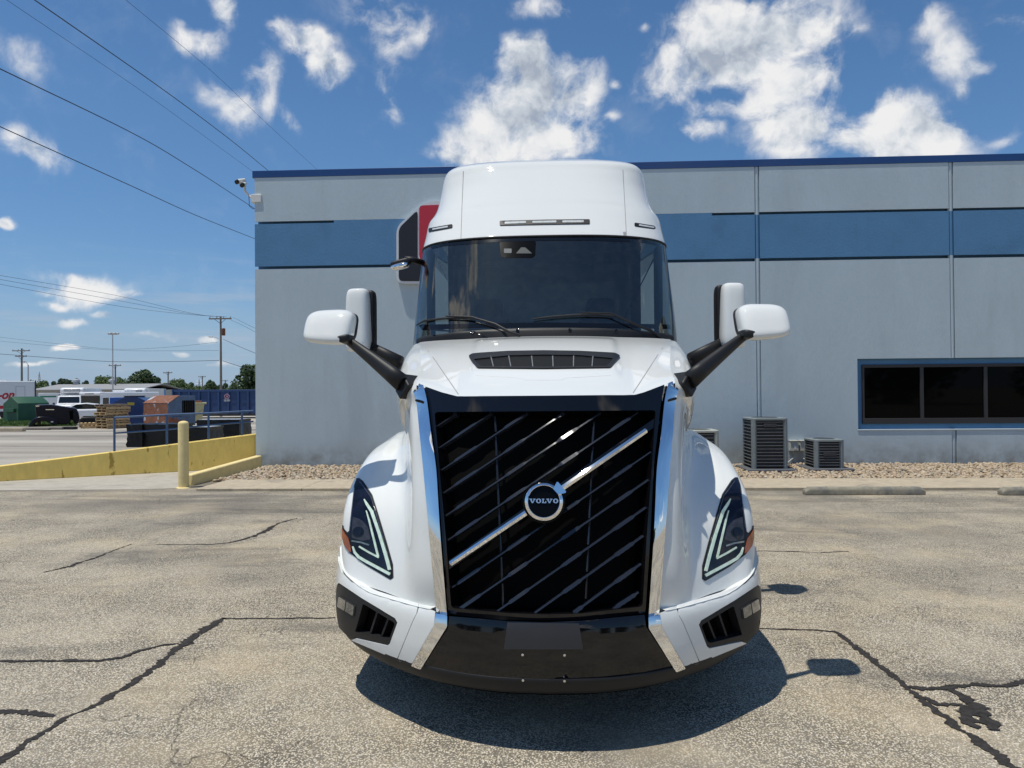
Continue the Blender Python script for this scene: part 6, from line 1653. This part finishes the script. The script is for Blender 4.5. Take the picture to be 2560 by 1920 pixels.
# ------------------------------------------------------------------ trees
M['leaf'] = bpy.data.materials.new('tree_leaves'); M['leaf'].use_nodes = True
T = NT(M['leaf'].node_tree); b = T.n['Principled BSDF']; gi = T.add('ShaderNodeNewGeometry')
T.link(T.ramp(gi.outputs['Random Per Island'], [(0, (.05, .085, .024)), (.5, (.085, .135, .036)), (1, (.13, .185, .055))]), b.inputs['Base Color']); b.inputs['Roughness'].default_value = .7
M['leaf_dark'] = M['leaf'].copy(); M['leaf_dark'].name = 'tree_leaves_dark'
for e in [n for n in M['leaf_dark'].node_tree.nodes if n.type == 'VALTORGB'][0].color_ramp.elements: e.color = (e.color[0]*.55, e.color[1]*.62, e.color[2]*.7, 1)
M['bark'] = mat('bark', (.10, .08, .06), .9, var=.3)
def crown_mesh(seed, n, m, elong=1.0, lobes=9):
    r = np.random.default_rng(seed)
    L = [(np.array([0, 0, .58]), .30), (np.array([.1, .05, .30]), .24), (np.array([-.14, -.05, .27]), .22), (np.array([.02, -.12, .2]), .2)]
    for k in range(lobes):
        a = r.uniform(0, 6.28); rad = r.uniform(.12, .34); z = r.uniform(.34, .84)
        L.append((np.array([rad*math.cos(a), rad*math.sin(a), z]), r.uniform(.11, .20)))
    V = []; 
    for i in range(n):
        c, R = L[r.integers(len(L))] 
        d = r.normal(0, 1, 3); d /= np.linalg.norm(d); p = c+d*R*r.uniform(.72, 1.06)*np.array([1, 1, elong])
        nrm = d+r.normal(0, .55, 3); nrm /= np.linalg.norm(nrm)
        u = np.cross(nrm, r.normal(0, 1, 3)); u /= np.linalg.norm(u); v = np.cross(nrm, u)
        s = r.uniform(.018, .040)
        V += [p+u*s, p+v*s*.7, p-u*s, p-v*s*.7]
    me = bpy.data.meshes.new('crown'); me.from_pydata([tuple(x) for x in V], [], [tuple(range(4*i, 4*i+4)) for i in range(n)]); me.materials.append(m); return me
def trunk_mesh():
    mb = MB(); mb.tube([(0, 0, 0), (.01, 0, .25), (0, .01, .62)], [.035, .026, .012], 8)
    for a in (0.3, 2.2, 4.4, 5.4): mb.tube([(0, 0, .28), (.12*math.cos(a), .12*math.sin(a), .45), (.2*math.cos(a), .2*math.sin(a), .62)], [.016, .011, .005], 6)
    o = mb.build('trunk', M['bark'], smooth=1); me = o.data; bpy.data.objects.remove(o); return me
CROWNS = [crown_mesh(3, 5200, M['leaf']), crown_mesh(8, 5200, M['leaf_dark'], 1.1, 11), crown_mesh(15, 4600, M['leaf'], .85, 7)]
TRK = trunk_mesh()
def tree(px0, px1, ytop, Y, kind, label, name='broadleaf_tree', wx=None, h=None, x=None):
    zb = gz(Y); x = X_((px0+px1)/2, Y) if x is None else x
    h = (Z_((px0+px1)/2, ytop, Y)-zb)/.97 if h is None else h; w = (px1-px0)*Y/FPX/.66 if wx is None else wx
    t = thing(name, label, 'tree', (x, Y, zb), random.uniform(0, 6.28), 'trees beyond the yard'); t.scale = (w, w, h)
    for nm, me in (('crown', CROWNS[kind]), ('trunk', TRK)):
        o = bpy.data.objects.new(nm, me); COL.objects.link(o); o.parent = t
TREES = [(72, 122, 946, 165, 0, 'low rounded tree behind the end of the white tool truck'), (142, 190, 946, 175, 1, 'left half of the dark low tree group over the far warehouse'), (176, 212, 951, 178, 1, 'right half of the dark low tree group over the far warehouse'),
 (214, 242, 957, 190, 0, 'small low tree between the dark group and the floodlight mast'), (238, 292, 934, 165, 0, 'broad tree behind the floodlight mast'), (294, 332, 936, 170, 2, 'open tree right of the floodlight mast'),
 (330, 400, 922, 150, 1, 'large dark spreading tree, tallest behind the dumpsters'), (398, 430, 950, 172, 2, 'small pale tree beside the thin pole'), (418, 462, 942, 160, 0, 'rounded mid green tree right of the thin pole'),
 (456, 488, 950, 165, 2, 'pale green tree next to the rounded mid green one'), (484, 516, 962, 185, 0, 'low tree under the far small pole'), (514, 544, 949, 170, 1, 'dark upright tree just left of the tall wooden pole'),
 (540, 574, 962, 190, 2, 'low pale tree right behind the tall wooden pole'), (568, 610, 957, 185, 0, 'low mid green tree left of the corner tree'), (604, 690, 903, 110, 1, 'tall dark tree at the building corner'),
 (134, 168, 948, 172, 1, 'dark tree at the left end of the low group over the far warehouse'), (160, 198, 946.5, 170, 1, 'dark tree in the middle of the low group over the far warehouse'), (190, 222, 951, 176, 1, 'dark tree at the right end of the low group'),
 (396, 440, 953, 188, 0, 'mid green tree filling the gap by the thin pole'), (444, 480, 956, 192, 1, 'dark tree low behind the pale green ones'), (476, 524, 960, 186, 0, 'wide low tree under the far pylon'), (530, 566, 958, 188, 1, 'dark low tree at the foot of the tall wooden pole'), (584, 626, 960, 182, 0, 'low tree tucked beside the corner tree'), (54, 86, 955, 170, 1, 'small dark tree behind the tool truck roof'),
 (-60, 10, 958, 180, 0, 'low tree at the left edge behind the tool truck'), (372, 420, 966, 195, 1, 'low dark bush line tree behind the light blue trailer'), (460, 530, 968, 200, 1, 'low dark tree row end behind the blue container')]
for a in TREES: tree(*a)
# unseen trees added behind the camera to darken reflections in chrome and windows
for k, (x, y, w, h, kd) in enumerate(((-34, -40, 12, 9, 1), (-20, -46, 13, 10, 0), (-6, -44, 12, 8.5, 1), (9, -47, 14, 10.5, 1), (24, -42, 12, 9, 0), (39, -46, 14, 10, 1), (-50, -48, 14, 10, 1), (54, -44, 13, 9, 1))):
    tree(0, 0, 0, y, kd, 'added tree behind the camera, '+('broad dark one', 'tall pale one', 'low dark one', 'tallest dark one', 'mid sized pale one', 'dark wide one', 'dark one at the left end', 'pale one at the right end')[k]+' seen in the chrome', wx=w, h=h, x=x)
